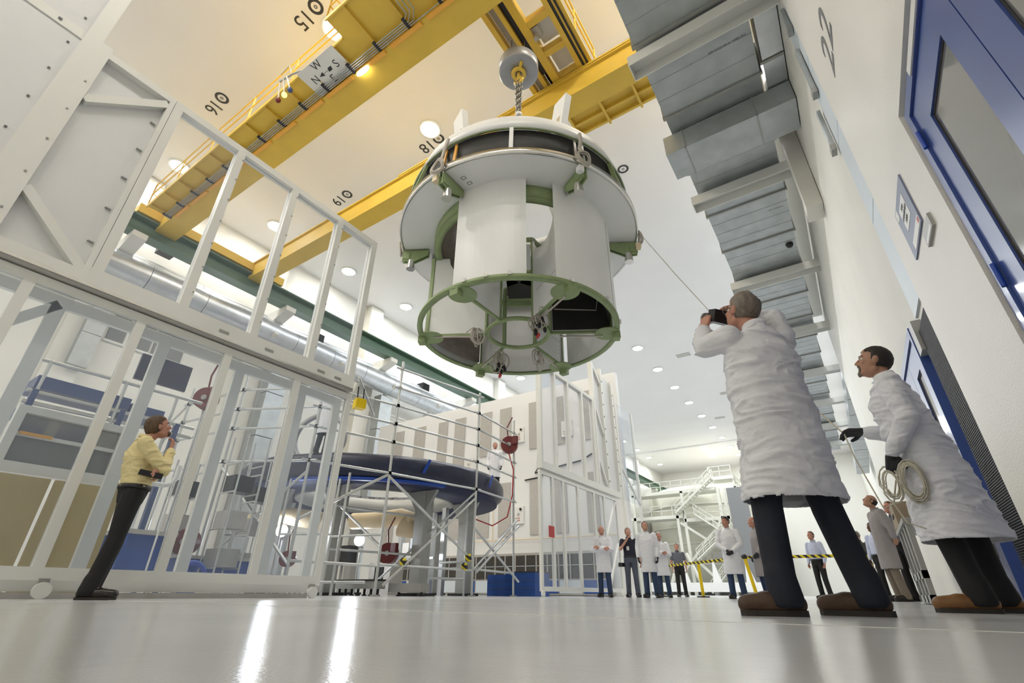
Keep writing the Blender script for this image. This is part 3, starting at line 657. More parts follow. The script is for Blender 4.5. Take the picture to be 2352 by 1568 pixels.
# lifting fixture on top
lf = thing('lifting_fixture', 'white lifting fixture with two upright box arms on top of the module', 'fixture', (MX, MY, 7.8))
MB().arc((MX, MY, 0), [(1.55, 7.81), (1.75, 7.81), (1.75, 8.0), (1.55, 8.0)], n=48).build('fixture_ring', M_white, lf)
for k in range(3): a = 200+120*k; MB().bar(P(a, 1.6, 7.95), P(a, 1.15, 8.62), .12, .14).bar(P(a, 1.6, 7.9), P(a, 2.0, 7.82), .1, .08).build('fixture_leg', M_white, lf)
for (c, lean) in ((V(-4.88, 5.36, 8.3), V(-.13, .0, 0)), (V(-3.05, 6.05, 8.05), V(.14, .05, 0))):
    d = V(lean.x*1.3, lean.y*1.3, 1.25)
    b = MB().bar(c-d*.25, c+d*1.1, .40, .15, V(.4, .9, 0)); o = b.build('box_arm', M_galv if False else M_mod, lf)
    MB().bar(c-d*.2+V(.02, -.06, 0), c+d*.6+V(.03, -.085, 0), .12, .03, V(.4, .9, 0)).build('arm_plate', M_silver, o)
# ------------------------------------------------------------------ glazed partition with sliding doors
GX = -6.4
def leaf_frame(name, label, cat, x, ys, z0, z1, w, d, rails=(), bolts=True, pane=G_pane, group=None, skip=()):
    """frame with mullions at ys (edges first and last), panes between"""
    t = thing(name, label, cat, (x, (ys[0]+ys[-1])/2, z0), group)
    MB().box((x-d/2, ys[0]-w/2, z0), (x+d/2, ys[-1]+w/2, z0+w*1.15)).build('bottom_rail', M_frame, t)
    MB().box((x-d/2, ys[0]-w/2, z1-w), (x+d/2, ys[-1]+w/2, z1)).build('top_rail', M_frame, t)
    for y in ys: MB().box((x-d/2, y-w/2, z0+w*1.15), (x+d/2, y+w/2, z1-w)).build('mullion', M_frame, t)
    for i, (a, b) in enumerate(zip(ys[:-1], ys[1:])):
        if i in skip: continue
        MB().box((x-.008, a+w/2, z0+w*1.15), (x+.004, b-w/2, z1-w)).build('pane', pane, t)
    for (z, h) in rails: MB().box((x-d/2-.002, ys[0], z), (x+d/2+.002, ys[-1], z+h)).build('rail', M_frame, t)
    return t
up = leaf_frame('upper_glazing', 'upper row of clear panes in the white partition above the left sliding door', 'partition', GX, [1.06, 1.97, 2.90, 3.83, 4.62], 3.06, 6.13, .11, .14, pane=G_paneup)
MB().box((GX-.09, 1.0, 3.06), (GX+.075, 4.68, 3.27)).build('sill_beam', M_frame, up)
b = MB()
for y in (2.45, 3.1, 3.98, 4.3): b.box((GX+.075, y, 3.12), (GX+.08, y+.13, 3.16))
b.build('slot', M_steel, up)
b = MB()
for y in (1.97, 2.9, 3.83):
    for k in range(7): b.cbox((GX+.073, y+.045, 3.5+.4*k), (.012, .02, .02))
b.build('bolt_head', M_steel, up)
tk = thing('door_track', 'long steel door track under the upper panes', 'track', (GX, 1, 2.98))
MB().box((GX-.1, -3.5, 3.0), (GX+.1, 4.66, 3.055)).build('track_channel', M_grille, tk)
MB().box((GX+.10, -3.5, 3.02), (GX+.115, 4.66, 3.05)).build('track_lip', M_silver, tk)
lo_ = leaf_frame('sliding_glass_door', 'large white framed sliding glass door behind the man in the yellow shirt', 'door', GX, [-1.45, -.42, .62, 1.64, 2.68, 3.73, 4.68], .155, 2.98, .095, .07)
for y in (1.72, 4.6, -1.2):
    c = MB().cyl((GX+.06, y, .07), (GX+.1, y, .07), .07, n=20).build('caster', M_frame, lo_)
    MB().box((GX+.03, y-.04, .06), (GX+.06, y+.04, .17)).build('caster_fork', M_steel, c)
fx = leaf_frame('fixed_glass_screen', 'fixed glass screen just behind the left sliding door', 'partition', GX-.25, [-2, -.1, .95, 2.02, 3.0, 4.0, 4.66], .06, 2.95, .13, .06, skip=(0, 1, 2, 3, 4, 5))
MB().box((GX-.31, -2, .0), (GX-.16, 4.7, .055)).build('floor_track', M_grille, fx)
for p in ((( -.1), (.95)),): MB().bar((GX-.25, -.1, 1.6), (GX-.25, .95, 2.85), .1, .06, (1, 0, 0)).build('brace', M_frame, fx)
# solid white end panels
t = thing('solid_partition_panel', 'white braced solid panel at the near end of the upper partition', 'panel', (GX, .6, 3.06))
MB().box((GX-.05, .16, 3.06), (GX-.03, 1.0, 6.13)).build('panel_sheet', M_panel, t)
for nm, q in (('post', ((GX-.08, .1, 3.06), (GX+.07, .22, 6.2))), ('post', ((GX-.08, .94, 3.06), (GX+.07, 1.0, 6.13))), ('top_rail', ((GX-.08, .22, 6.03), (GX+.07, .94, 6.13))), ('bottom_rail', ((GX-.08, .22, 3.06), (GX+.07, .94, 3.2)))):
    MB().box(*q).build(nm, M_frame, t)
MB().bar((GX+.0, .22, 5.28), (GX+.0, .94, 5.98), .1, .12, (1, 0, 0)).build('brace', M_frame, t)
MB().bar((GX+.0, .22, 3.85), (GX+.0, .94, 3.2), .1, .12, (1, 0, 0)).build('brace', M_frame, t)
b = MB()
for k in range(5): b.cbox((GX-.02, .90, 3.6+.5*k), (.03, .06, .015)); b.cbox((GX+.072, .16, 3.5+.5*k), (.01, .022, .022))
b.build('fastener', M_steel, t)
t = thing('tall_partition_panel', 'tall plain white panel wall rising out of view at the left edge', 'panel', (GX, -1.6, 3.06))
MB().box((GX-.06, -3.4, 3.06), (GX+.03, .0, 12.5)).build('panel_sheet', M_panel, t)
b = MB(); b.box((GX-.08, -.06, 3.06), (GX+.07, .1, 12.5)); b.build('post', M_frame, t)
MB().box((GX+.03, -3.4, 6.06), (GX+.045, -.06, 6.2)).build('seam_cover', M_frame, t)
b = MB()
for k in range(14): b.cbox((GX+.035, -.14, 3.4+.5*k), (.012, .025, .025))
for k in range(6): b.cbox((GX+.048, -.3-.5*k, 6.13), (.012, .035, .035))
b.build('bolt_head', M_inkgrey, t)
# far pair of leaves, right of the opening
ur = leaf_frame('upper_glazing', 'upper row of clear panes in the far white partition right of the module', 'partition', GX, [10.92, 11.75, 12.6, 13.6, 14.45], 3.0, 6.08, .1, .14, pane=G_paneup)
MB().box((GX-.09, 10.86, 2.98), (GX+.075, 16.3, 3.17)).build('sill_beam', M_frame, ur)
lr = leaf_frame('sliding_glass_door', 'far sliding glass door beside the standing group of people', 'door', GX, [10.88, 11.5, 12.1, 13.0, 14.1, 14.86, 15.86], .12, 2.93, .09, .07)
for y in (14.86, 15.4): MB().bar((GX, 14.9, .3 if y < 15 else 1.6), (GX, 15.8, 1.5 if y < 15 else 2.8), .07, .06, (1, 0, 0)).build('brace', M_frame, lr)
for y in (10.8, 15.6): MB().cyl((GX+.06, y, .07), (GX+.1, y, .07), .07, n=16).build('caster', M_frame, lr)
tag(MB().box((GX+.04, 11.2, 1.33), (GX+.05, 11.48, 1.6)).build('warning_placard', M_redsign), 'small red placard on the far sliding glass door', 'sign')
t = thing('solid_partition_panel', 'tall white braced panel at the far end of the partition', 'panel', (GX, 15.4, 3.17))
MB().box((GX-.05, 14.62, 3.17), (GX-.03, 16.3, 7.3)).build('panel_sheet', M_panel, t)
for y, z in ((14.6, 7.5), (15.35, 7.5), (16.3, 7.3)): MB().box((GX-.08, y-.07, 3.17), (GX+.07, y+.07, z)).build('post', M_frame, t)
for z in (3.2, 5.0, 6.9): MB().bar((GX, 14.67, z+.9 if z < 6.5 else 7.45), (GX, 15.28, z if z < 6.5 else 6.9), .09, .1, (1, 0, 0)).build('brace', M_frame, t)
b = MB()
for k in range(9): b.cbox((GX+.073, 15.35, 3.4+.45*k), (.012, .05, .05)); b.cbox((GX+.073, 16.3, 3.4+.42*k), (.012, .05, .05))
b.build('bolt_head', M_inkgrey, t)
t = thing('free_glass_screen', 'slim glass screen standing beyond the far end of the partition', 'partition', (GX, 17.3, 0))
for y, z in ((16.6, 6.8), (18.3, 6.6)): MB().box((GX-.04, y-.05, 0), (GX+.04, y+.05, z)).build('post', M_frame, t)
MB().box((GX-.006, 16.65, 3), (GX+.002, 18.25, 6.6)).build('pane', G_paneup, t)
MB().bar((GX, 16.65, 4.2), (GX, 18.25, 3.1), .08, .06, (1, 0, 0)).build('brace', M_frame, t)

# ------------------------------------------------------------------ partition wall behind the work cell
YW = 17.5
struct('wall_cell', MB().box((-20.6, YW, 0), (-6.6, YW+.25, 8.26)), M_cell)
cols = [(-17.8, -17.05), (-16.15, -15.55), (-15.08, -14.42), (-13.5, -12.85), (-12.36, -11.74), (-10.78, -10.2), (-9.6, -9.05), (-8.2, -7.7), (-19.2, -18.6)]
order = 'second third fourth fifth sixth seventh eighth ninth first'.split()
for i, (a, c) in enumerate(cols):
    for z0, z1, nm in ((5.2 if i < 3 else 5.6, 7.7, 'upper'), (2.14, 4.3, 'lower')):
        t = tag(MB().box((a, YW-.045, z0), (c, YW-.003, z1)).build('perforated_grille', M_grille), '%s grey perforated grille in the %s column from the left of the cell wall' % (nm, order[i]), 'grille', 'grey grilles on the cell wall')
b = []
for i, (x, z) in enumerate(((-11.28, 6.3), (-11.3, 2.92), (-14.05, 5.3), (-16.9, 5.1), (-8.9, 6.2))):
    t = thing('switch_box', 'white switch box with red buttons on the cell wall, ' + ['upper one by the right post', 'lower one by the right post', 'between the fourth and fifth columns', 'near the left end', 'seen through the far glass'][i], 'switch box', (x, YW-.05, z-.32), 'switch boxes on the cell wall')
    MB().box((x-.25, YW-.09, z-.34), (x+.25, YW, z+.34)).build('box', M_white, t)
    MB().cyl((x+.12, YW-.14, z+.22), (x+.12, YW-.09, z+.22), .05, n=12).build('socket', M_black, t)
    MB().cyl((x, YW-.11, z+.03), (x, YW-.09, z+.03), .06, n=12).build('dial', M_grille, t)
    for q in range(6): MB().cyl((x-.12+.08*(q % 3), YW-.11, z-.12-.09*(q//3)), (x-.12+.08*(q % 3), YW-.09, z-.12-.09*(q//3)), .022, n=8).build('button', M_redsign if q % 3 else M_green, t)
for i in range(12):
    x = -18.3+.95*i
    t = thing('glass_cabinet', 'low glass-fronted cabinet along the cell wall, %s from the left' % ORD[i], 'cabinet', (x, YW-.3, 0), 'cabinets along the cell wall')
    MB().box((x-.47, YW-.5, .02), (x+.47, YW-.02, 1.45)).build('body', M_grille, t)
    for s in (-1, 1):
        d = MB().box((x+s*.235-.2, YW-.52, .55), (x+s*.235+.2, YW-.5, 1.36)).build('door', M_shadow, t)
        MB().box((x+s*.235-.2, YW-.525, .98), (x+s*.235+.2, YW-.52, 1.0)).build('shelf_edge', M_lblue, d)
    MB().box((x-.44, YW-.52, .08), (x+.44, YW-.5, .5)).build('drawer', M_bluebox if i % 2 else M_lblue, t)
# cables on the cell wall
tag(MB().tube([(-11, YW-.05, 4.3), (-10.2, YW-.05, 4.35), (-9.9, YW-.05, 4.75), (-10.2, YW-.06, 4.9), (-10.5, YW-.05, 4.55), (-9.2, YW-.05, 4.7), (-8.3, YW-.05, 4.8), (-7.4, YW-.05, 5.2)], .03).build('wall_cable', M_dark), 'black cable looped along the upper cell wall', 'cable')
tag(MB().tube([(-14, YW-.08, 2.0), (-10.0, YW-.08, 1.98), (-7.0, YW-.08, 1.98)], .02).tube([(-12.6, YW-.08, 1.98), (-12.6, YW-.08, 4.3)], .02).build('wall_pipe', M_cream), 'thin cream pipe along the lower cell wall', 'pipe')
for x, y, z1, lab in ((-9.55, 13.0, .56, 'left'), (-8.72, 12.75, .60, 'right')):
    t = thing('blue_crate', '%s blue plastic crate on the floor behind the scaffold' % lab, 'crate', (x+.4, y+.4, 0))
    MB().box((x, y, .0), (x+(.82 if lab == 'left' else 1.0), y+.8, z1)).build('crate_body', M_bluebox, t)
    b = MB()
    for z in (z1*.33, z1*.66): b.box((x+.02, y-.012, z-.01), (x+(.80 if lab == 'left' else .98), y, z+.01))
    b.build('crate_band', M_bluerail, t)
    if lab == 'right': MB().box((x-.01, y-.01, z1), (x+1.01, y+.81, z1+.03)).build('crate_lid', M_black, t)

# ------------------------------------------------------------------ tarp-covered round platform and scaffold
PX, PY = -11.7, 10.2
pl = thing('round_work_platform', 'large round work platform wrapped in dark navy tarp', 'platform', (PX, PY, 0))
Np = 72
def ragged(r, z, amp, sd):
    return [(r+amp*noise.noise((3*cos(2*pi*i/Np)+sd, 3*sin(2*pi*i/Np), sd)), z+amp*.5*noise.noise((4*cos(2*pi*i/Np), 4*sin(2*pi*i/Np)+sd, sd))) for i in range(Np)]
rows = [ragged(3.3, 2.98, .02, 1), ragged(3.72, 2.99, .04, 2), ragged(3.80, 2.86, .09, 3), ragged(3.77, 2.70, .08, 4), ragged(3.74, 2.56, .05, 5), ragged(3.55, 2.42, .04, 6)]
b = MB(); vs = []
for rw in rows: vs += [(PX+r*cos(2*pi*i/Np), PY+r*sin(2*pi*i/Np), z) for i, (r, z) in enumerate(rw)]
b.add(vs, [(j*Np+i, (j+1)*Np+i, (j+1)*Np+(i+1) % Np, j*Np+(i+1) % Np) for j in range(len(rows)-1) for i in range(Np)], True)
b.build('tarp_skirt', M_tarp, pl)
MB().arc((PX, PY, 0), [(2.35, 2.42), (3.62, 2.40), (3.62, 2.48), (2.35, 2.50)], n=64).build('tarp_underside', M_tarpu, pl)
MB().arc((PX, PY, 0), [(2.2, 2.9), (3.5, 2.9), (3.5, 2.97), (2.2, 2.97)], n=64).build('deck', M_tarp, pl)
MB().arc((PX, PY, 0), [(2.2, 2.42), (2.3, 2.42), (2.3, 2.95), (2.2, 2.95)], n=64).build('inner_ring_beam', M_steel, pl)
MB().arc((PX, PY, 0), [(3.55, 2.385), (3.66, 2.40), (3.66, 2.46), (3.55, 2.45)], -75, -15, n=48).build('blue_tape_edge', M_bluetape, pl)
for a in (-62, -26, 8):
    p = V(PX+3.83*cos(rad(a)), PY+3.83*sin(rad(a)), 0); q = V(PX+3.86*cos(rad(a+2)), PY+3.86*sin(rad(a+2)), 0)
    MB().bar(p+V(0, 0, 2.62), q+V(0, 0, 2.95), .07, .02, (p-V(PX, PY, 0))).build('blue_tape', M_bluetape, pl)
for a in (-100, -60, -15, 30, 90, 150, 210): 
    r = 2.75; x, y = PX+r*cos(rad(a)), PY+r*sin(rad(a))
    c = MB().box((x-.16, y-.16, .06), (x+.16, y+.16, 2.4)).build('column', M_steel, pl)
    for sx in (-1, 1): MB().prism([(x+.16*sx, y-.14, 1.9), (x+.16*sx, y-.14, 2.4), (x+.5*sx, y-.14, 2.4)], (0, .1, 0)).build('gusset', M_steel, c)
    MB().box((x-.3, y-.3, .0), (x+.3, y+.3, .06)).build('foot_plate', M_black, c)
# base rails with feet
bs = thing('base_rail', 'grey steel base rail on levelling feet under the platform', 'base', (-10.8, 9.1, 0))
MB().box((-13.6, 8.35, .14), (-9.2, 8.6, .31)).build('rail', M_steel, bs); MB().box((-9.2, 8.7, .08), (-8.2, 9.0, .26)).build('rail_end', M_steel, bs)
MB().box((-13.6, 8.33, .30), (-9.2, 8.62, .335)).build('rail_top', M_black, bs)
b = MB(); text(b, 'TOMCZON', .12, (-11.0, 8.345, .225), (1, 0, 0), (0, 0, 1), .002); b.build('lettering', M_ink, bs)
for x in [-13.5+.22*i for i in range(20)]+[-8.3, -9.0]: MB().cyl((x, 8.5 if x < -9.1 else 8.85, 0), (x, 8.5 if x < -9.1 else 8.85, .14), .03, n=8).cyl((x, 8.5 if x < -9.1 else 8.85, 0), (x, 8.5 if x < -9.1 else 8.85, .025), .06, n=8).build('levelling_foot', M_black, bs)
# cream flexible ducts under the platform
for nm, pts, lab in (('a', [(-13.4, 7.5, 1.75), (-12.4, 7.3, 1.65), (-11.5, 7.4, 1.72), (-10.9, 7.9, 1.62)], 'long cream flexible duct under the platform, left part'), ('b', [(-11.4, 9.2, 1.80), (-10.6, 9.3, 1.78), (-9.9, 9.5, 1.85), (-9.5, 9.6, 1.72)], 'cream flexible duct under the platform ending right in a wrapped sleeve')):
    b = MB(); P2 = [Vector(p) for p in pts]; pp = []
    for i in range(len(P2)-1):
        for k in range(6): pp.append(P2[i].lerp(P2[i+1], k/6))
    pp.append(P2[-1]); b.tube(pp, .21, 16)
    if nm == 'b': b.cyl((-9.75, 9.5, 1.62), (-9.35, 9.65, 1.40), .3, .12, 14)
    tag(b.build('flexible_duct', M_cream), lab, 'duct')
# work lamps
for x, y, z, lab in ((-11.6, 7.3, 1.38, 'bright work lamp under the platform seen through the glass door'), (-11.6, 9.7, 1.35, 'bright work lamp under the platform behind the scaffold')):
    t = thing('work_lamp', lab, 'lamp', (x, y, z)); MB().cyl((x, y, z), (x+.04, y-.06, z), .13, .15, 16).build('housing', M_steel, t)
    MB().cyl((x+.04, y-.062, z), (x+.05, y-.075, z), .13, n=16).build('bulb', E_work if 'E_work' in globals() else emit('work_bulb', (.92, .95, 1), 22), t)
    MB().cyl((x-.02, y+.05, 0), (x-.02, y+.05, z), .02).build('stand', M_steel, t)
    la = bpy.data.lights.new('work_light', 'POINT'); la.energy = 26; la.color = (.85, .9, 1); la.shadow_soft_size = .12
    lo = bpy.data.objects.new('work_light', la); COL.objects.link(lo); lo.parent = t; lo.location = (.1, -.18, 0)
# equipment under the platform
t = thing('grey_power_cabinet', 'grey power cabinet with a dark screen on the base rail', 'cabinet', (-11.3, 10.6, .33))
MB().box((-11.75, 10.3, 0), (-10.9, 10.8, .82)).build('body', M_grille, t); MB().box((-11.5, 10.28, .3), (-11.15, 10.3, .7)).build('screen', M_black, t)
t = thing('dark_monitor_box', 'black equipment box on a stand behind the left column', 'equipment', (-12.3, 9.8, 0))
MB().box((-12.75, 9.7, .75), (-12.0, 10.0, 1.25)).build('box', M_black, t); MB().cyl((-12.4, 9.85, 0), (-12.4, 9.85, .75), .04).build('stand', M_steel, t)
def reel(name, lab, x, y, z, r, face):
    t = thing('hose_reel', lab, 'reel', (x, y, z-r))
    f = Vector(face).normalized(); c = V(x, y, z)
    MB().cyl(c-f*.09, c+f*.09, r, n=24).box((x-.03, y-.05, z), (x+r+.03, y+.05, z+r*.95)).build('drum', M_red, t)
    MB().cyl(c+f*.09, c+f*.11, r*.25, n=14).build('hub', M_steel, t)
    MB().tube([c+V(-.05, 0, r), c+V(-.1, 0, r+.3), c+V(.1, 0, r+.6)], .018).build('hose', M_red, t)
    if face[0] > .7: MB().cyl((x-.1, y+.05, 0), (x-.1, y+.05, z), .022).build('stand', M_pipe, t)
reel('r', 'dark red hose reel hanging from the platform at the right of the columns', -9.65, 9.0, .92, .24, (.5, -1, 0))
reel('r', 'dark red hose reel clamped to the right scaffold post at head height', -7.95, 11.75, 4.02, .25, (.5, -1, 0))
reel('r', 'dark red hose reel high up, seen through the left glass door', -9.5, 3.85, 3.27, .2, (.8, -1, 0))
reel('r', 'dark red hose reel low down, seen through the left glass door', -9.4, 4.2, .8, .2, (.8, -1, 0))
reel('r', 'dark red hose reel low under the platform near the work lamp', -10.4, 6.8, .7, .16, (.8, -1, 0))
# scaffold
sf = thing('scaffold', 'steel tube scaffold railing around the navy platform', 'scaffold', (-9, 9, 0))
post = {'A': (-8.25, 7.45), 'B': (-7.75, 9.95), 'C': (-7.95, 12.0), 'D': (-8.75, 5.75), 'E': (-10.4, 4.9), 'F': (-12.4, 4.7), 'G': (-14.6, 5.2)}
top = {'A': 5.15, 'B': 5.05, 'C': 4.85, 'D': 4.4, 'E': 4.4, 'F': 4.4, 'G': 4.4}
b_clamp = []
def tube(p, q, r=.028, nm='ledger'): return MB().cyl(p, q, r, n=8).build(nm, M_pipe, sf)
for k, (x, y) in post.items():
    o = tube((x, y, .02), (x, y, top[k]), .03, 'standard')
    MB().cyl((x, y, 0), (x, y, .03), .09, n=10).build('base_plate', M_steel, o)
seq = ['C', 'B', 'A', 'D', 'E', 'F', 'G']
zs = [2.42, 3.12, 3.55, 4.0, 4.45, 4.95]
for a, c in zip(seq[:-1], seq[1:]):
    pa, pc = Vector((*post[a], 0)), Vector((*post[c], 0)); d = (pc-pa).normalized()
    for z in zs:
        if z > min(top[a], top[c]): continue
        tube(pa-d*.15+V(0, 0, z), pc+d*.15+V(0, 0, z+(.0 if z > 2.5 else 0)), .027)
        for p in (pa, pc): MB().cbox((p.x, p.y, z), (.066, .066, .07)).build('clamp', M_steel, sf)
    if a in 'CBAE': tube(pa+V(0, 0, .55), pc+V(0, 0, .58), .027)
# diagonals
A, B, Cc, D = [V(*post[k], 0) for k in 'ABCD']
for p, q in ((A+V(0, 0, 2.35), B+V(0, 0, .75)), (A+V(0, 0, 2.4), D+V(0, 0, 1.3)), (B+V(0, 0, 2.2), A+V(.1, .1, .2)), (B+V(0, 0, 2.35), V(-10.2, 9.2, .3)), (Cc+V(.1, 0, 1.9), B+V(0, 0, .55)), (Cc+V(.1, .1, 1.75), B+V(.1, 0, .5)), (B+V(0, 0, 1.5), Cc+V(.1, .1, .35)), (A+V(0, 0, .9), V(-10, 7.6, 1.9)), (D+V(0, 0, 2.2), V(*post['E'], .4)), (V(*post['E'], 2.3), D+V(0, 0, .5))):
    tube(p, q, .03, 'diagonal')
for x, y in ((-9.6, 7.2), (-9.2, 9.6), (-9.0, 11.2), (-10.6, 6.6), (-8.9, 6.9)): tube((x, y, 0), (x, y, 2.4), .028, 'standard')
for p, q in (((-9.6, 7.2, .9), (-9.2, 9.6, .9)), ((-9.6, 7.2, 1.8), (-9.2, 9.6, 1.8)), ((-9.2, 9.6, .4), (-9.0, 11.2, .4)), ((-8.25, 7.45, 1.15), (-9.6, 7.2, 1.15)), ((-7.75, 9.95, .75), (-9.0, 10.2, .75)), ((-10.6, 6.6, .25), (-8.3, 7.2, .25)), ((-10.6, 6.6, 1.2), (-9.6, 7.2, 1.2))): tube(p, q, .026)
t = thing('instrument_rack', 'tall silver profile frame with instrument panels under the middle of the platform', 'rack', (-10.4, 11.2, 0))
for x, y in ((-11.2, 10.9), (-10.5, 10.95), (-9.9, 11.3), (-10.9, 11.9)): MB().box((x-.07, y-.07, 0), (x+.07, y+.07, 2.3)).build('upright', M_duct, t)
for z in (.9, 1.7): MB().box((-11.2, 10.9, z), (-9.9, 10.96, z+.06)).build('crossbar', M_duct, t)
for x, z, m_ in ((-11.05, 1.05, M_white), (-10.75, 1.2, M_lblue), (-10.35, 1.1, M_steel)): MB().box((x, 10.82, z), (x+.25, 10.9, z+.3)).build('instrument_panel', m_, t)
# hazard tape wraps, yellow box
for i, (x, y, z) in enumerate(((-8.1, 8.0, .64), (-7.78, 9.8, .82), (-7.8, 9.7, .62))):
    tag(MB().cbox((x, y, z), (.1, .1, .14), Matrix.Rotation(.5, 3, 'X')).build('hazard_wrap', M_hazard), 'yellow and black padding on a scaffold tube, ' + ['left of the hose reel', 'upper one at the right post', 'lower one at the right post'][i], 'padding', 'hazard padding on the scaffold')
t = thing('yellow_box', 'yellow box hanging on two black straps beside the glass door edge', 'box', (-7.3, 5.55, 3.14))
MB().cbox((-7.25, 5.58, 3.25), (.16, .2, .17), Matrix.Rotation(-.3, 3, 'Z')).build('box_body', M_ybright, t); MB().cbox((-7.25, 5.58, 3.345), (.13, .17, .03), Matrix.Rotation(-.3, 3, 'Z')).build('lid', M_ybright, t)
for d in (-.07, .07): MB().tube([(-7.25, 5.58+d, 3.34), (-7.27, 5.58+d, 3.60)], .014).build('strap', M_black, t)
tube((-8.4, 6.9, 3.62), (-6.9, 5.2, 3.60), .027)
# red cables
tag(MB().tube([(-7.95, 11.7, 3.8), (-7.9, 11.9, 3.3), (-8.0, 12.0, 2.6), (-8.1, 11.9, 2.0), (-8.4, 11.6, 1.75), (-8.7, 11.2, 1.9)], .018).build('red_cable', M_redsign), 'thin red cable hanging from the right hose reel', 'cable')
# ------------------------------------------------------------------ left background seen through the glass
t = thing('round_duct', 'large round silver ventilation duct along the left wall', 'duct', (-20.9, 15, 10.6))
for i in range(24):
    y = -6+2.2*i
    o = MB().cyl((-21.2, y, 11.2), (-21.2, y+2.18, 11.2), .62, n=28).build('duct_section', M_duct, t)
for i in range(10):
    y = 2.6+3.9*i
    MB().bar((-22.1, y, 10.3), (-20.5, y, 10.95), .12, .2, (0, 1, 0)).build('bracket', M_wall, t)
t = thing('round_duct_upper', 'second thinner round duct above the large one on the left wall', 'duct', (-21.7, 15, 11.5))
for i in range(12): MB().cyl((-21.75, -6+4.4*i, 12.0), (-21.75, -6+4.4*i+4.37, 12.0), .3, n=20).build('duct_section', M_duct, t)
for i, (y, z) in enumerate(((5.4, 12.9), (13.1, 11.9), (21.5, 11.95), (28, 11.9))):
    tag(MB().box((-22.0, y-.3, z), (-21.3, y+.3, z+.5)).build('speaker_box', M_black), 'small black box on the left wall above the round duct, %s from the near end' % ORD[i], 'box', 'black boxes above the round duct')
for i, (y, z0, z1) in enumerate(((18.3, 0, 10.6), (11.5, 0, 10.6))):
    t = thing('drop_duct', ['grey vertical duct on the left wall beyond the glass door edge', 'grey vertical duct on the left wall behind the glass door'][i], 'duct', (-21.6, y, 0))
    for k in range(5): MB().box((-21.9, y-.45, z0+2.1*k+.02), (-21.3, y+.45, z0+2.1*k+2.08)).build('duct_section', M_galv, t)
t = thing('drop_duct', 'square cornered duct drop high on the left wall, far left', 'duct', (-21.9, 4.3, 7.2))
for z in (7.2, 8.5): MB().box((-22.1, 4.0, z), (-21.7, 4.6, z+1.28)).build('duct_section', M_galv, t)
for i, (y0, y1) in enumerate(((4.9, 5.48), (5.85, 6.4), (6.5, 7.65))):
    t = thing('wall_window', 'dark grey louvred window high on the left wall, %s of three' % ORD[i], 'window', (-22.55, (y0+y1)/2, 8.8), 'louvred windows on the left wall')
    MB().box((-22.6, y0-.06, 8.72), (-22.5, y1+.06, 8.8)).build('sill', M_white, t); MB().box((-22.6, y0, 8.8), (-22.54, y1, 10.05)).build('louvre', M_louv, t)
t = thing('dark_opening', 'dark window opening low on the left wall behind the scaffold', 'window', (-22.5, 20, 7.5))
MB().box((-22.59, 18.9, 6.9), (-22.5, 21.3, 8.35)).build('opening', M_shadow, t); MB().box((-22.59, 18.8, 8.35), (-22.45, 21.4, 8.5)).build('lintel', M_white, t)
t = thing('pipe_run', 'thin pale pipes along the left wall under the round duct', 'pipe', (-22.2, 15, 9.6))
for z in (9.7, 9.9): MB().cyl((-22.3, -5, z), (-22.3, 40, z), .05, n=8).build('pipe', M_wall, t)
t = thing('monitor_stand', 'pair of black monitors on a tall stand behind the glass door', 'monitor', (-11, 3.55, 0))
MB().box((-11.05, 3.06, 3.76), (-10.98, 3.38, 4.3)).build('screen', M_tarp, t); MB().box((-11.05, 3.46, 3.78), (-10.98, 4.0, 4.33)).build('screen', M_tarp, t)
MB().cyl((-11.1, 3.45, 0), (-11.1, 3.45, 3.9), .04).build('stand', M_steel, t)
t = thing('blue_platform_stair', 'dark blue mobile work platform with silver handrails behind the glass', 'platform', (-9.3, 2.4, 0))
MB().box((-9.6, 1.45, 2.58), (-9.0, 2.6, 2.76)).build('toe_board', M_bluerail, t); MB().box((-9.6, 2.62, 2.55), (-9.0, 3.1, 2.7)).build('toe_board', M_bluerail, t)
b = MB()
for z in (2.98, 2.52, 2.36): b.tube([(-9.0, 1.4, z), (-9.0, 3.6, z+.02)], .028)
for y in (1.5, 2.45, 3.2): b.tube([(-9.0, y, 1.2), (-9.0, y, 3.0)], .024)
b.build('handrail', M_pipe, t)
for y in (1.45, 2.5, 2.75, 3.3): MB().box((-9.05, y, .1), (-8.97, y+.07, 2.55)).build('leg', M_bluerail, t)
MB().box((-9.6, 1.42, 2.2), (-9.0, 2.5, 2.3)).build('deck', M_bluerail, t)
t = thing('booth_window', 'white sliding booth window with dark interior behind the glass door, left', 'window', (-7.2, 1.65, 1.2))
b = MB(); b.box((-7.25, 1.12, 1.16), (-7.15, 2.2, 1.27)); b.box((-7.25, 1.12, 1.78), (-7.15, 2.2, 1.86)); b.box((-7.25, 1.12, 1.27), (-7.15, 1.2, 1.78)); b.box((-7.25, 2.1, 1.27), (-7.15, 2.2, 1.78)); b.box((-7.24, 1.2, 1.54), (-7.18, 2.1, 1.58)); b.build('window_frame', M_frame, t)
MB().box((-7.24, 1.2, 1.58), (-7.22, 2.1, 1.78)).build('upper_pane', M_glassdark, t); MB().box((-7.24, 1.2, 1.27), (-7.22, 2.1, 1.54)).build('lower_pane', M_louv, t)
MB().box((-7.18, 1.22, 1.555), (-7.16, 1.5, 1.585)).build('yellow_strip', M_orange, t)
for y, lab in ((1.0, 'left'), (1.66, 'right')):
    tag(MB().box((-7.1, y, .04), (-7.05, y+.62, 1.13)).build('kraft_board', M_tan), 'tall tan board leaning behind the left glass door, %s one' % lab, 'board', 'tan boards behind the glass')
t = thing('blue_workbench', 'blue steel workbench behind the man in the yellow shirt', 'workbench', (-9, 3.4, 0))
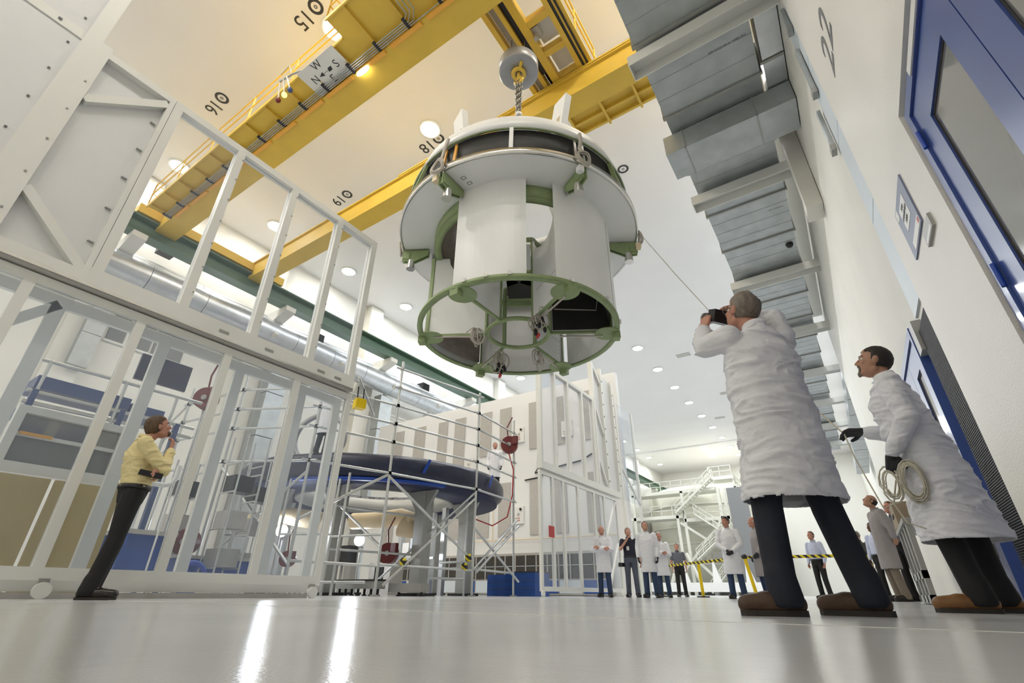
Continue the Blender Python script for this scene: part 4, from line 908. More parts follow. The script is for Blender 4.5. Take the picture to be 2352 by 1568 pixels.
MB().box((-9.4, 3.0, .8), (-8.6, 3.7, .86)).build('top', M_grille, t); MB().box((-9.3, 3.05, .25), (-8.7, 3.65, .8)).build('cabinet', M_bluebox, t)
for x, y in ((-9.35, 3.05), (-8.65, 3.05), (-9.35, 3.65), (-8.65, 3.65)): MB().box((x-.03, y-.03, 0), (x+.03, y+.03, .8)).build('leg', M_bluebox, t)
t = thing('blue_workbench', 'long low blue steel cabinet further along behind the glass door', 'workbench', (-9.6, 5, 0))
MB().box((-10, 4.1, .08), (-9.3, 5.6, .55)).build('cabinet', M_bluebox, t); MB().box((-10.05, 4.05, .55), (-9.25, 5.65, .6)).build('top', M_grille, t)
t = thing('blue_drum_fan', 'blue round hose wheel on the floor behind the glass door', 'wheel', (-8.4, 3.95, .02))
MB().tube([(-8.4, 3.95+.2*cos(u), .25+.2*sin(u)) for u in [2*pi*k/24 for k in range(24)]], .04, 8, True).build('rim', M_bluetape, t)
b = MB()
for k in range(6): b.tube([(-8.4, 3.95, .25), (-8.4, 3.95+.2*cos(k*pi/3), .25+.2*sin(k*pi/3))], .012)
b.build('spoke', M_bluetape, t)
# big dark ring tool on the platform
t = thing('ring_tool', 'dark metal ring tool standing on the platform behind the glass', 'tool', (-11.0, 7.4, 2.98))
MB().tube([(-11.0+.62*cos(u), 7.4+.3*cos(u), 3.62+.64*sin(u)) for u in [2*pi*k/40 for k in range(40)]], .07, 10, True).build('ring', M_block, t)
MB().box((-11.3, 7.2, 2.98), (-10.7, 7.6, 3.06)).build('base', M_bluerail, t)
# assorted racks between the glass and the platform
for i, (x, y, h) in enumerate(((-8.9, 4.6, 2.6), (-9.6, 5.4, 2.5), (-10.2, 4.3, 2.3))):
    t = thing('equipment_rack', 'narrow silver tube rack with small boxes behind the glass, %s' % ['nearest the platform edge', 'in the middle', 'furthest back'][i], 'rack', (x, y, 0))
    b = MB()
    for dx in (-.25, .25):
        for dy in (-.2, .2): b.tube([(x+dx, y+dy, 0), (x+dx, y+dy, h)], .018)
    for z in (.4, 1.0, 1.6, 2.1): b.tube([(x-.25, y-.2, z), (x+.25, y-.2, z)], .015).tube([(x-.25, y+.2, z), (x+.25, y+.2, z)], .015)
    b.build('rack_frame', M_pipe, t)
    for k, z in enumerate((.4, 1.0, 1.6)): MB().box((x-.22, y-.18, z+.02), (x+.2-.05*k, y+.18, z+.3)).build('equipment_box', (M_steel, M_grille, M_black)[k], t)
t = thing('white_pipe', 'white bent pipe projecting behind the man in the yellow shirt', 'pipe', (-8, 2.9, 1.3))
MB().tube([(-8.0, 2.4, 1.42), (-8.0, 3.05, 1.40), (-8.0, 3.14, 1.43), (-8.0, 3.18, 1.52), (-8.0, 3.18, 1.7)], .035, 10).cyl((-8.0, 3.18, 0), (-8.0, 3.18, 1.5), .012).build('pipe', M_white, t)
t = thing('wall_shaft', 'wide pale wall pillar on the left wall', 'pillar', (0, 0, 0)) if False else None

# ------------------------------------------------------------------ white stair gantry and round vessel in the distance
GY = 58.0
vs = thing('test_vessel', 'huge cream round test vessel inside the distant white gantry', 'vessel', (-15.1, 67.5, 0))
MB().arc((-15.1, 67.5, 0), [(.1, 1), (6.9, 1), (6.9, 11.0), (6.0, 11.8), (4, 12.1), (.1, 12.2)], n=64).build('shell', M_vessel, vs)
for z in (3.0, 5.2, 7.0, 9.4): MB().arc((-15.1, 67.5, 0), [(6.9, z), (7.0, z), (7.0, z+.18), (6.9, z+.18)], n=64).build('hoop', M_gantry, vs)
for x in (-17.6, -15.5, -13.6): MB().box((x, 60.5, 3.5), (x+1.1, 61.3, 4.3)).build('hatch', M_grille, vs)
ga = thing('stair_gantry', 'white steel gantry with two decks and zigzag stairs in the distance', 'gantry', (-14, GY, 0))
def deck(x0, x1, z, y0=GY, y1=GY+2.2, h=.35):
    o = MB().box((x0, y0, z-h), (x1, y1, z)).build('deck', M_gantry, ga)
    b = MB(); n = max(2, int((x1-x0)/1.2))
    for q in (.55, 1.1): b.box((x0, y0-.03, z+q-.03), (x1, y0+.03, z+q+.03))
    for i in range(n+1): x = x0+(x1-x0)*i/n; b.box((x-.03, y0-.03, z), (x+.03, y0+.03, z+1.1))
    b.build('railing', M_gantry, o)
deck(-21.3, -11.6, 10.75); deck(-21.6, -15.4, 8.05); deck(-15.4, -10.2, 7.6); deck(-12.0, -9.6, 11.8)
def stair(p, q):
    p, q = Vector(p), Vector(q); b = MB()
    for dy in (0, 1.0):
        b.bar(p+V(0, dy, 0), q+V(0, dy, 0), .12, .3, (0, 1, 0))
        for h in (.55, 1.05): b.bar(p+V(0, dy, h), q+V(0, dy, h), .06, .06, (0, 1, 0))
        for k in range(6): c = p.lerp(q, k/5)+V(0, dy, 0); b.bar(c, c+V(0, 0, 1.05), .05, .05)
    for k in range(14): c = p.lerp(q, (k+.5)/14); b.box((c.x-.14, c.y, c.z-.03), (c.x+.14, c.y+1, c.z+.02))
    b.build('stair_flight', M_gantry, ga)
stair((-16.0, GY-1, 8.1), (-11.6, GY-1, 11.6)); stair((-14.0, GY-1, 7.9), (-11.0, GY-1, 5.6)); stair((-14.4, GY-1.1, 3.3), (-10.6, GY-1.1, 6.2)); stair((-13.4, GY-1.2, .2), (-10.8, GY-1.2, 2.9))
for x in (-21.3, -16.3, -15.5, -11.5, -10.9, -9.7):
    MB().box((x, GY, 0), (x+.3, GY+.3, 8 if x == -16.3 else 10.6)).build('post', M_gantry, ga)
for p, q in (((-16, GY+.1, 2.5), (-11.3, GY+.1, 7.4)), ((-15.9, GY+.1, 7.2), (-13.4, GY+.1, 5.4)), ((-14.5, GY-.5, 3.2), (-12.0, GY-.5, .6)), ((-16.4, GY-.6, 4.0), (-17.4, GY-2, .3)), ((-15.6, GY-.6, 4.0), (-13.8, GY-2, .3))): MB().bar(p, q, .25, .25).build('brace', M_gantry, ga)
# side of the gantry running away
b = MB(); b.box((-9.6, GY, 10.4), (-9.3, 72, 10.75))
for z in (11.3, 11.9): b.box((-9.6, GY, z-.03), (-9.5, 72, z+.03))
for k in range(12): b.box((-9.6, GY+k*1.2, 10.7), (-9.5, GY+k*1.2+.06, 11.9))
b.build('side_deck', M_gantry, ga)
for y in (62, 66, 70): MB().box((-9.6, y, 0), (-9.3, y+.3, 10.5)).build('post', M_gantry, ga)
tag(MB().box((-10.2, GY-1.5, 1.2), (-8.3, GY-1.4, 10.2)).build('grey_sheet', M_louv), 'tall grey plastic sheet hanging at the right corner of the gantry', 'sheet')
t = thing('white_base_structure', 'low white support base in front of the distant gantry', 'base', (-14, GY-4, 0))
MB().box((-19, GY-5, .3), (-6, GY-3, 1.1)).build('base_beam', M_white, t)
for x in (-18.5, -15.5, -12.5, -9.5, -6.5): MB().prism([(x, GY-4, 1.1), (x+.8, GY-4, 1.1), (x+.2, GY-4, 3.2)], (0, .3, 0)).build('strut', M_white, t); MB().cyl((x+.3, GY-4.5, 0), (x+.3, GY-4.5, .3), .25, n=10).build('foot', M_steel, t)
# silver duct rising along the left wall beyond
# ------------------------------------------------------------------ barriers, posts, stand on the right
t = thing('barrier_post', 'yellow barrier post with black top beside the man with clasped gloves', 'post', (-2.55, 15.6, 0))
MB().cyl((-2.55, 15.6, .03), (-2.68, 15.65, .98), .045, n=12).build('post', M_ybright, t); MB().cyl((-2.55, 15.6, 0), (-2.55, 15.6, .04), .2, n=20).build('base', M_dark, t); MB().ell((-2.69, 15.65, 1.02), (.08, .08, .07)).build('tape_head', M_black, t)
for i, (x, y) in enumerate(((-4.55, 18.0), (-6.2, 19.0), (.15, 15.7), (.85, 17.5))):
    t = thing('barrier_post', ['yellow barrier post partly behind the man with clasped gloves', 'yellow barrier post behind the navy polo shirt', 'yellow barrier post behind the tan-coated man', 'yellow barrier post furthest right by the bay wall'][i], 'post', (x, y, 0))
    MB().cyl((x, y, .03), (x, y, .98), .05, n=12).build('post', M_ybright, t); MB().cyl((x, y, 0), (x, y, .04), .2, n=20).build('base', M_dark, t); MB().cyl((x, y, .98), (x, y, 1.06), .06, n=12).build('tape_head', M_black, t)
tag(MB().bar((-6.2, 19.0, .97), (-2.68, 15.65, 1.0), .012, .075, (0, 0, 1)).build('barrier_tape', M_hazard), 'yellow and black striped barrier tape left of the near man', 'tape')
tag(MB().bar((-2.68, 15.65, 1.0), (.15, 15.7, .98), .012, .075, (0, 0, 1)).build('barrier_tape', M_hazard), 'yellow and black striped barrier tape behind the near man', 'tape')
st = thing('grey_stand', 'grey steel work stand with slatted side beside the bay wall', 'stand', (.75, 8.3, 0))
for dy in (0, .45, .9, 1.5): MB().box((.52, 7.3+dy, .02), (.57, 7.44+dy, .83)).build('slat', M_steel, st)
MB().box((.5, 7.25, .83), (1.05, 9.0, .88)).build('top', M_steel, st); MB().box((.52, 7.3, .02), (.57, 9.0, .1)).build('rail', M_steel, st); MB().box((.52, 7.3, .26), (.57, 9.0, .34)).build('rail', M_steel, st)
for y in (7.3, 8.85): MB().box((.98, y, .02), (1.03, y+.08, .83)).build('leg', M_steel, st)
bx = thing('wooden_box', 'tan wooden box with a handle slot on top of the grey stand', 'box', (.7, 8.4, .885))
MB().prism([(.5, 8.0, .885), (.5, 8.9, .885), (.5, 8.8, 1.17), (.5, 8.15, 1.17)], (.4, 0, 0)).build('box_body', M_wood, bx); MB().box((.492, 8.3, 1.0), (.5, 8.6, 1.04)).build('slot', M_shadow, bx)
t = thing('barrier_sign', 'red and white stop sign board on the bay wall behind the tan-coated man', 'sign', (1.3, 14.2, 1.1))
MB().box((1.28, 13.9, 1.3), (1.315, 14.9, 1.95)).build('board', M_signw, t); MB().box((1.272, 13.95, 1.55), (1.28, 14.85, 1.9)).build('red_field', M_redsign, t)
# ------------------------------------------------------------------ people
def rotx(a): return Matrix.Rotation(a, 3, 'X')
def rotz(a): return Matrix.Rotation(a, 3, 'Z')
def hand(mb, wr, d, pn, thumb, curl=.5, s=1.0, grow=0.0, spread=.16):
    """palm, four unequal fingers and a thumb; d = direction, pn = palm normal, thumb = side sign"""
    wr = Vector(wr); d = Vector(d).normalized(); pn = Vector(pn); pn = (pn-d*pn.dot(d)).normalized(); sd = d.cross(pn)*thumb
    g = grow; L = .095*s
    for k in range(4):
        o = sd*(.033-.022*k)*s
        mb.cap(wr+d*.012+o*.6, .015*s+g, wr+d*L*(1-.05*abs(k-1.2))+o, .0125*s+g, 8)
    for k, ln in enumerate((.068, .078, .072, .056)):
        o = sd*(.033-.022*k)*s; p = wr+d*L*(1-.05*abs(k-1.2))+o; a = 0; dv = (d+sd*(spread*(1.5-k)*.35)).normalized()
        for q, (f, r) in enumerate(((.46, .0095), (.30, .0088), (.24, .0078))):
            a += curl*(.75, 1.0, .8)[q]; dd = dv*cos(a)+pn*sin(a); e = p+dd*ln*f*s; mb.cap(p, r*s+g, e, (r-.0007)*s+g, 8); p = e
    t0 = wr+d*.03*s+sd*.032*s; t1 = t0+(d*.55+sd*.6+pn*.3).normalized()*.042*s; t2 = t1+(d*.85+sd*.15+pn*(.25+.5*curl)).normalized()*.032*s
    mb.cap(t0, .015*s+g, t1, .0115*s+g, 8); mb.cap(t1, .0115*s+g, t2, .009*s+g, 8)
def head_parts(mb, Hm, c, s, jaw=1.0):
    def E(p, r): mb.ell(c+Hm @ (Vector(p)*s), tuple(q*s for q in r), Hm, 18, 12)
    def K(p, r0, q, r1): mb.cap(c+Hm @ (Vector(p)*s), r0*s, c+Hm @ (Vector(q)*s), r1*s, 10)
    E((0, -.012, .022), (.077, .099, .100)); E((0, .026, -.045), (.060*jaw, .068, .078)); E((0, .072, -.098), (.026*jaw, .02, .019))
    E((0, .075, .030), (.050, .018, .012)); E((0, .064, .065), (.048, .014, .034))
    K((0, .092, .012), .008, (0, .109, -.022), .0125); E((.012, .098, -.026), (.009, .010, .008)); E((-.012, .098, -.026), (.009, .010, .008))
    for x in (-1, 1):
        E((.038*x, .066, -.02), (.024, .024, .022)); E((.079*x, -.006, -.004), (.011, .021, .032)); E((.082*x, -.012, .006), (.009, .013, .02)); K((.045*x, .0, -.07), .028, (.02*x, .06, -.09), .022)
    E((0, .089, -.052), (.023, .010, .006)); E((0, .087, -.064), (.020, .010, .007))
def person(label, loc, phi, H=1.78, pose=None, fit='coat', m=None, look=(0, 0), hair='short', hairm=None, skin=None, vox=.012, near=False, fat=1.0, hem=.52, glove=False, curl=.6, hd=None, shoe=None, cat='person', headscale=1.0):
    s = H/1.78; m = m or {}; skin = skin or M_skin
    J = dict(hipL=(-.09, 0, .93), hipR=(.09, 0, .93), knL=(-.105, .02, .50), knR=(.105, .02, .50), anL=(-.12, -.02, .09), anR=(.12, -.02, .09), toL=(-.17, .15, .03), toR=(.17, .15, .03),
             pel=(0, 0, .97), wai=(0, .0, 1.12), che=(0, -.005, 1.30), nek=(0, -.02, 1.50), hea=(0, .015, 1.655), shL=(-.185, -.015, 1.42), shR=(.185, -.015, 1.42),
             elL=(-.25, -.03, 1.14), elR=(.25, -.03, 1.14), wrL=(-.24, .07, .90), wrR=(.24, .07, .90))
    J.update(pose or {}); J = {k: Vector(q) for k, q in J.items()}
    R = rotz(phi); L0 = Vector(loc)
    W = lambda p: L0+R @ (Vector(p)*s)
    t = thing('person', label, cat, loc)
    Hm = rotz(look[1]) @ rotx(look[0])
    hs = headscale
    # --- body, one continuous skin
    b = MB(); g = fat
    pel, wai, che, nek, hea = J['pel'], J['wai'], J['che'], J['nek'], J['hea']
    b.loft([(pel-V(0, 0, .1), .12*g, .09*g), (pel, .155*g, .11*g), (wai, .135*g, .10*g), (che, .155*g, .105*g), (che.lerp(nek, .62), .145, .085), (nek+V(0, 0, -.01), .06, .055)], 20)
    b.cap(nek-V(0, 0, .04), .056, hea+Hm @ V(0, -.02, -.05), .052)
    head_parts(b, Hm, hea, hs, 1.0 if g < 1.1 else 1.12)
    for q in 'LR':
        b.cap(J['sh'+q], .05, J['el'+q], .04); b.cap(J['el'+q], .04, J['wr'+q], .027)
        b.cap(J['hip'+q], .075, J['kn'+q], .05); b.cap(J['kn'+q], .05, J['an'+q], .036); b.cap(J['an'+q], .035, J['to'+q], .025)
        dflt = (J['wr'+q]-J['el'+q]).normalized()
        hdq = (hd or {}).get(q, {}); d = Vector(hdq.get('d', dflt)); pn = Vector(hdq.get('pn', (1 if q == 'L' else -1, 0, 0))); cu = hdq.get('curl', curl)
        sgn = 1 if q == 'L' else -1
        hand(b, J['wr'+q], d, pn, hdq.get('th', sgn), cu)
        if glove:
            gb = MB(); hand(gb, J['wr'+q], d, pn, hdq.get('th', sgn), cu, 1.0, .0035); gb.cap(J['wr'+q]-d*.015, .032, J['wr'+q]+d*.01, .033)
            voxel(gb.xf(W), vox*.55 if near else .008, 1).build('glove', M_glove, t)
    body = voxel(b.xf(W), vox*.7 if near else .009, 2).build('body', skin, t)
    if near:
        for x in (-1, 1):
            e = MB().ell(W(hea+Hm @ V(.031*x, .0745, .010)), (.0135, .0135, .0115), R @ Hm, 12, 8).build('eye', M_eye, t)
            MB().ell(W(hea+Hm @ V(.031*x, .0862, .010)), (.0055, .003, .0055), R @ Hm, 10, 6).build('pupil', M_black, e)
            MB().cap(W(hea+Hm @ V(.014*x, .0925, .034)), .0042, W(hea+Hm @ V(.046*x, .0765, .036)), .0032).build('eyebrow', hairm or M_hairk, t)
    # --- hair
    if hair:
        hb = MB(); nu, nv = 40, 26; vs = []; keep = {}
        for j in range(nv+1):
            ph = -pi/2+pi*j/nv
            for i in range(nu):
                th = 2*pi*i/nu; p = V(cos(ph)*cos(th), cos(ph)*sin(th), sin(ph)); nn = noise.noise(p*6)*.05+noise.noise(p*17)*.03
                k = (1.13 if hair == 'long' else 1.085)+nn*(1.5 if hair == 'long' else .7)
                q = V(p.x*.077*k, -.012+p.y*.099*k, .022+p.z*.100*k)
                if hair == 'long': q.z -= max(0, -p.y)*max(0, .3-p.z)*.03; q.y -= .006
                yy, zz, xx = q.y, q.z, abs(q.x)
                front = zz > .07+.35*max(0, xx-.03)*0 if yy > .045 else True
                side = zz > (-.015 if hair == 'short' else -.04) if -.0 < yy <= .045 else True
                back = zz > (-.055 if hair != 'long' else -.085) if yy <= 0 else True
                ok = front and side and back
                if yy > .03 and xx > .05 and zz < .05: ok = False
                if hair == 'bald': ok = ok and zz < .045 and yy < .03
                if hair == 'crown':
                    if ((q.x-.02)/.036)**2+((yy+.07)/.035)**2+((zz-.1)/.04)**2 < 1: ok = False
                keep[j*nu+i] = ok; vs.append(q)
        fs = [f for f in ((j*nu+i, j*nu+(i+1) % nu, (j+1)*nu+(i+1) % nu, (j+1)*nu+i) for j in range(nv) for i in range(nu)) if all(keep[q] for q in f)]
        use = sorted({i for f in fs for i in f}); mp = {o: n for n, o in enumerate(use)}
        hb.add([W(hea+Hm @ (vs[i]*hs)) for i in use], [[mp[i] for i in f] for f in fs], True)
        ho = hb.build('hair', hairm or M_hairb, t)
        so = ho.modifiers.new('thick', 'SOLIDIFY'); so.thickness = .014*s; so.offset = -1
    # --- shoes
    for q in 'LR':
        a, to = J['an'+q], J['to'+q]; dv = V(to.x-a.x, to.y-a.y, 0).normalized(); heel = V(a.x, a.y, 0)-dv*.045; toe = V(to.x, to.y, 0)+dv*.03; sdv = V(-dv.y, dv.x, 0)
        sb = MB(); zb = a.z-.09
        sb.cap(heel+V(0, 0, .05+zb), .042, heel.lerp(toe, .55)+V(0, 0, .055+zb), .048); sb.cap(heel.lerp(toe, .5)+V(0, 0, .052+zb), .048, toe-dv*.03+V(0, 0, .046+zb), .042); sb.cap(heel+dv*.05+V(0, 0, .06+zb), .048, a+V(0, 0, .075), .048)
        so = voxel(sb.xf(lambda p: W(V(p.x, p.y, max(p.z, .012+zb)))), .008 if near else .014, 1).build('shoe', shoe or M_shoek, t)
        n = 10; pl = []
        for (x, y) in ((-.03, .034), (.0, .040), (.12, .042), (.19, .046), (.235, .034), (.256, .0), (.235, -.034), (.19, -.046), (.12, -.042), (0, -.040), (-.03, -.034), (-.042, 0)):
            k = (toe-heel).length/.25; pl.append(W(heel+dv*x*k+sdv*y+V(0, 0, zb)))
        MB().prism(pl, (0, 0, .024*s)).build('sole', M_sole, so)
    # --- trousers
    tb = MB(); gt = 1+(g-1)*.3
    for q in 'LR':
        kn = J['kn'+q]; an = J['an'+q]
        tb.cap(J['hip'+q], .098*gt, kn, .072); tb.cap(kn, .074, an+V(0, 0, .02), .066); tb.cap(an+V(0, 0, .08), .068, an+V(0, -.012, -.022), .073)
    tb.loft([(pel-V(0, 0, .12), .15*gt, .105*gt), (pel, .172*gt, .128*gt), (pel+V(0, 0, .1), .160*gt, .122*gt)], 20)
    voxel(tb.xf(lambda p: W(V(p.x, p.y, max(p.z, min(J['anL'].z, J['anR'].z)-.058)))), .010 if near else .015, 2).build('trousers', m.get('trousers', M_jean), t)
    top = m.get('top', M_coat)
    sb = MB()
    up = che.lerp(nek, .6)
    if fit == 'coat':
        hz = hem; fl = m.get('flare', .0)
        kx = J['knL'].lerp(J['knR'], .5)
        kz = min(J['knL'].z, J['knR'].z); sp_ = abs(J['knR'].x-J['knL'].x)*.5
        hc = V(kx.x*.7+pel.x*.3, kx.y*.6+pel.y*.4+m.get('hemy', 0), hz)
        sb.loft([(hc, .19*g+fl+sp_*.3, .15*g+fl), (hc.lerp(pel, .5), .19*g+fl*.6, .15*g+fl*.5), (pel, .19*g, .145*g), (wai, .178*g, .138*g), (che, .187*g, .132*g), (up, .175, .105), (nek+V(0, 0, -.02), .085, .08), (nek+V(0, .0, .018), .066, .066)], 28)
        se = 1.0
    else:
        sb.loft([(pel+V(0, 0, .02), .172*g, .13*g), (wai, .168*g, .13*g), (che, .178*g, .124*g), (up, .165, .098), (nek+V(0, 0, -.02), .08, .07), (nek+V(0, .0, .015), .06, .06)], 28)
    for q in 'LR':
        sh, el, wr = J['sh'+q], J['el'+q], J['wr'+q]; k = 1.12 if fit == 'coat' else 1.0
        if fit == 'polo':
            sb.cap(sh, .072, sh.lerp(el, .62), .062)
        else:
            sb.cap(sh, .073*k, el, .060*k); sb.cap(el, .058*k, el.lerp(wr, .80), .047*k); sb.cap(el.lerp(wr, .80), .042*k, el.lerp(wr, .93), .038*k)
    tv = voxel(sb.xf(W), .009 if near else .014, 3)
    if fit == 'coat':   # open the hem
        zc = L0.z+(hem+.012)*s; keepf = [i for i, f in enumerate(tv.f) if not all(tv.v[v].z < zc for v in f)]
        tv.f = [tv.f[i] for i in keepf]; tv.sm = [True]*len(tv.f)
    if near:
        # soft cloth folds as real relief
        for i, v in enumerate(tv.v):
            q = (v-L0); n1 = noise.noise(V(q.x*3.2, q.y*3.2, q.z*8.5)); n2 = noise.noise(V(q.x*7, q.y*7, q.z*16)+V(5, 1, 2))
            wp = V(q.x*3+2*n1, q.y*3, q.z*7+1.5*n1+2*q.x); n3 = noise.noise(wp); rg = max(0, 1-abs(n3)*2.6); n4 = noise.noise(V(q.x*9+3*n1, q.y*9, q.z*13+4*q.x)); a = .013*rg*rg-.003+.007*max(0, 1-abs(n4)*3)+.004*n2; r = V(q.x-(R @ (wai*s)).x, q.y-(R @ (wai*s)).y, 0); r = r.normalized() if r.length > .02 else r; v += r*a
    go = tv.build('coat' if fit == 'coat' else 'shirt', top, t)
    if fit == 'coat': so = go.modifiers.new('thick', 'SOLIDIFY'); so.thickness = .006; so.offset = -1
    # collar and belt
    cb = MB(); cb.arc((0, 0, 0), [(.060, -.02), (.074, -.025), (.068, .022), (.062, .022)], n=24); cb.xf(lambda p: W(nek+V(0, .004, .012)+V(p.x, p.y, p.z+.18*-p.y*1.0))); cb.build('collar', top, go)
    if fit != 'coat': MB().arc((0, 0, 0), [(.168*g, -.018), (.183*g, -.018), (.183*g, .018), (.168*g, .018)], n=32).xf(lambda p: W(pel+V(p.x, p.y*.78, p.z+.035))).build('belt', M_black, t)
    if m.get('badge'):
        c = W(che+V(.04, .135*g, -.08)); MB().cbox(c, (.07, .012, .1), R).build('badge', M_badge, t)
        MB().tube([W(nek+V(-.05, .06, 0)), W(che+V(.02, .13*g, .0)), c], .004, 5).tube([W(nek+V(.05, .06, 0)), W(che+V(.05, .13*g, .0)), c], .004, 5).build('lanyard', M_black, t)
    return t, W, R, J, Hm

# --- near man photographing, seen from behind
FO = dict(L={}, R={})
t, W, R, J, Hm = person('stout man in white lab coat and navy trousers taking a picture, seen from behind', (-.2, 2.94, 0), rad(47), 1.80,
    pose=dict(pel=(0, 0, .96), wai=(-.01, .0, 1.12), che=(-.005, -.01, 1.30), nek=(.01, -.01, 1.50), hea=(-.005, .04, 1.655), hipL=(-.11, 0, .92), hipR=(.1, 0, .92),
              knL=(-.17, .02, .48), knR=(.16, -.01, .48), anL=(-.22, -.02, .09), anR=(.20, -.06, .09), toL=(-.36, .06, .03), toR=(.09, .08, .03),
              shL=(-.19, .0, 1.42), shR=(.185, .0, 1.45), elL=(-.265, .12, 1.41), elR=(.235, .07, 1.655), wrL=(-.15, .24, 1.62), wrR=(.10, .19, 1.70)),
    fit='coat', m=dict(top=M_coat, trousers=M_navy, flare=.0), look=(rad(22), rad(8)), hair='crown', hairm=M_hairg, skin=M_skinr, near=True, vox=.0085, fat=1.2, hem=.50,
    hd=dict(L=dict(d=(.3, -.05, .9), pn=(.9, .2, 0), curl=.75), R=dict(d=(-.5, .1, .8), pn=(-.9, .3, 0), curl=.75)), shoe=M_bootb)
# glasses are worn, the camera is held
b = MB()
for x in (-1, 1): b.tube([W(J['hea']+Hm @ V(.078*x, .0, .012)), W(J['hea']+Hm @ V(.072*x, .09, .016))], .003, 6); b.tube([W(J['hea']+Hm @ V(.032*x+.024*cos(u), .105, .008+.019*sin(u))) for u in [2*pi*k/14 for k in range(14)]], .0025, 5, True)
b.build('spectacles', M_redsign if False else M_brown, t)
c = W(V(-.05, .2, 1.70)); ax = (R @ rotz(rad(8)) @ rotx(rad(24)))
cm = thing('camera', 'black camera held up to the face of the stout man', 'camera', c)
MB().cbox(c, (.13, .06, .085), ax).build('camera_body', M_black, cm); MB().cyl(c+ax @ V(0, .03, 0), c+ax @ V(0, .12, 0), .036, .040, 18).build('lens_barrel', M_black, cm); MB().arc((0, 0, 0), [(.033, 0), (.041, 0), (.041, .012), (.033, .012)], n=20).xf(lambda p: c+ax @ V(p.x, .12+p.z, p.y)).build('lens_ring', M_steel, cm)

# --- second near man, leaning and looking up with a rope
t, W, R, J, Hm = person('man in white lab coat with goatee looking up, holding a coiled rope in black gloves', (.51, 4.28, 0), rad(79), 1.80,
    pose=dict(pel=(0, -.03, .96), wai=(0, .0, 1.12), che=(0, .02, 1.30), nek=(0, .02, 1.505), hea=(0, .05, 1.65), hipL=(-.09, -.03, .92), hipR=(.09, -.03, .92),
              knL=(-.12, .01, .49), knR=(.10, -.1, .49), anL=(-.13, -.03, .09), anR=(.12, -.12, .09), toL=(-.17, .15, .03), toR=(.15, .07, .03),
              shL=(-.185, .0, 1.415), shR=(.185, .03, 1.415), elL=(-.27, -.04, 1.13), elR=(.25, .05, 1.14), wrL=(-.235, .12, .915), wrR=(.15, .28, 1.19)),
    fit='coat', m=dict(top=M_coat, trousers=M_blk, flare=.055, hemy=-.03), look=(rad(16), rad(12)), hair='short', hairm=M_hairk, skin=M_skint, near=True, vox=.0085, fat=1.15, hem=.38, glove=True,
    hd=dict(L=dict(d=(.05, .12, -1), pn=(1, .2, 0), curl=1.15), R=dict(d=(-.1, 1, .12), pn=(-.4, 0, -1), curl=.45)), shoe=M_boott)
b = MB()
def E_(p, r): b.ell(W(J['hea']+Hm @ V(*p)), r, R @ Hm, 12, 8)
E_((0, .084, -.102), (.026, .016, .024)); E_((0, .098, -.043), (.026, .006, .006))
for x in (-1, 1): E_((.026*x, .087, -.07), (.007, .008, .026))
b.build('goatee', M_hairg, t)
MB().cbox(W(V(.06, .16, 1.27)), (.06, .012, .1), R).build('badge', M_badge, t); MB().cbox(W(V(.06, .165, 1.345)), (.05, .014, .03), R).build('badge_clip', M_black, t)
# tag rope
def coil(b, c, axis_u, axis_v, r, n, j=.03, rr=.0042):
    pts = []
    for k in range(n*14):
        u = 2*pi*k/14; q = 2.2*noise.noise(V((k//14)*1.7+.3, r*9, 1))+.6*noise.noise(V(k*.2, 1, 5)); pts.append(c+axis_u*((r+j*q)*cos(u)*.62)+axis_v*((r*1.3+j*q)*sin(u))+axis_u.cross(axis_v)*(.03*noise.noise(V(k*.07, 3, 2))))
    b.tube(pts, rr, 6)
hl = W(V(-.235, .145, .83)); uu = R @ V(0, 1, 0); vv = V(0, 0, 1)
b = MB(); coil(b, hl+uu*.03+V(0, 0, -.10), uu, vv, .075, 7); coil(b, hl+uu*-.09+V(0, 0, -.10)+R @ V(-.03, 0, 0), uu, vv, .09, 9)
hr = W(V(.10, .40, 1.19))
b.tube([hr+V(.0, .0, .02), hr+V(.02, -.02, -.2), hr.lerp(hl, .45)+V(0, 0, -.42), hr.lerp(hl, .75)+V(0, 0, -.30), hl+V(0, 0, -.08)], .0055, 6)
b.tube([hl+uu*-.1+V(0, 0, -.2), hl+uu*-.16+V(0, 0, -.32), hl+uu*-.1+V(0, 0, -.40), hl+uu*.02+V(0, 0, -.34), hl+uu*.06+V(0, 0, -.2)], .005, 6)
ro = b.build('rope_coil', M_rope); tag(ro, 'coil of cream rope hanging from the left glove of the stooping man', 'rope')
tag(MB().tube([hr, hr.lerp(V(MX+2.35, MY+.8, 6.5), .33)+V(0, 0, -.25), hr.lerp(V(MX+2.35, MY+.8, 6.5), .66)+V(0, 0, -.22), V(MX+2.3, MY+.85, 6.5)], .006, 6).build('tag_line', M_rope), 'thin pale tag line running from the glove up to the hanging module', 'rope')

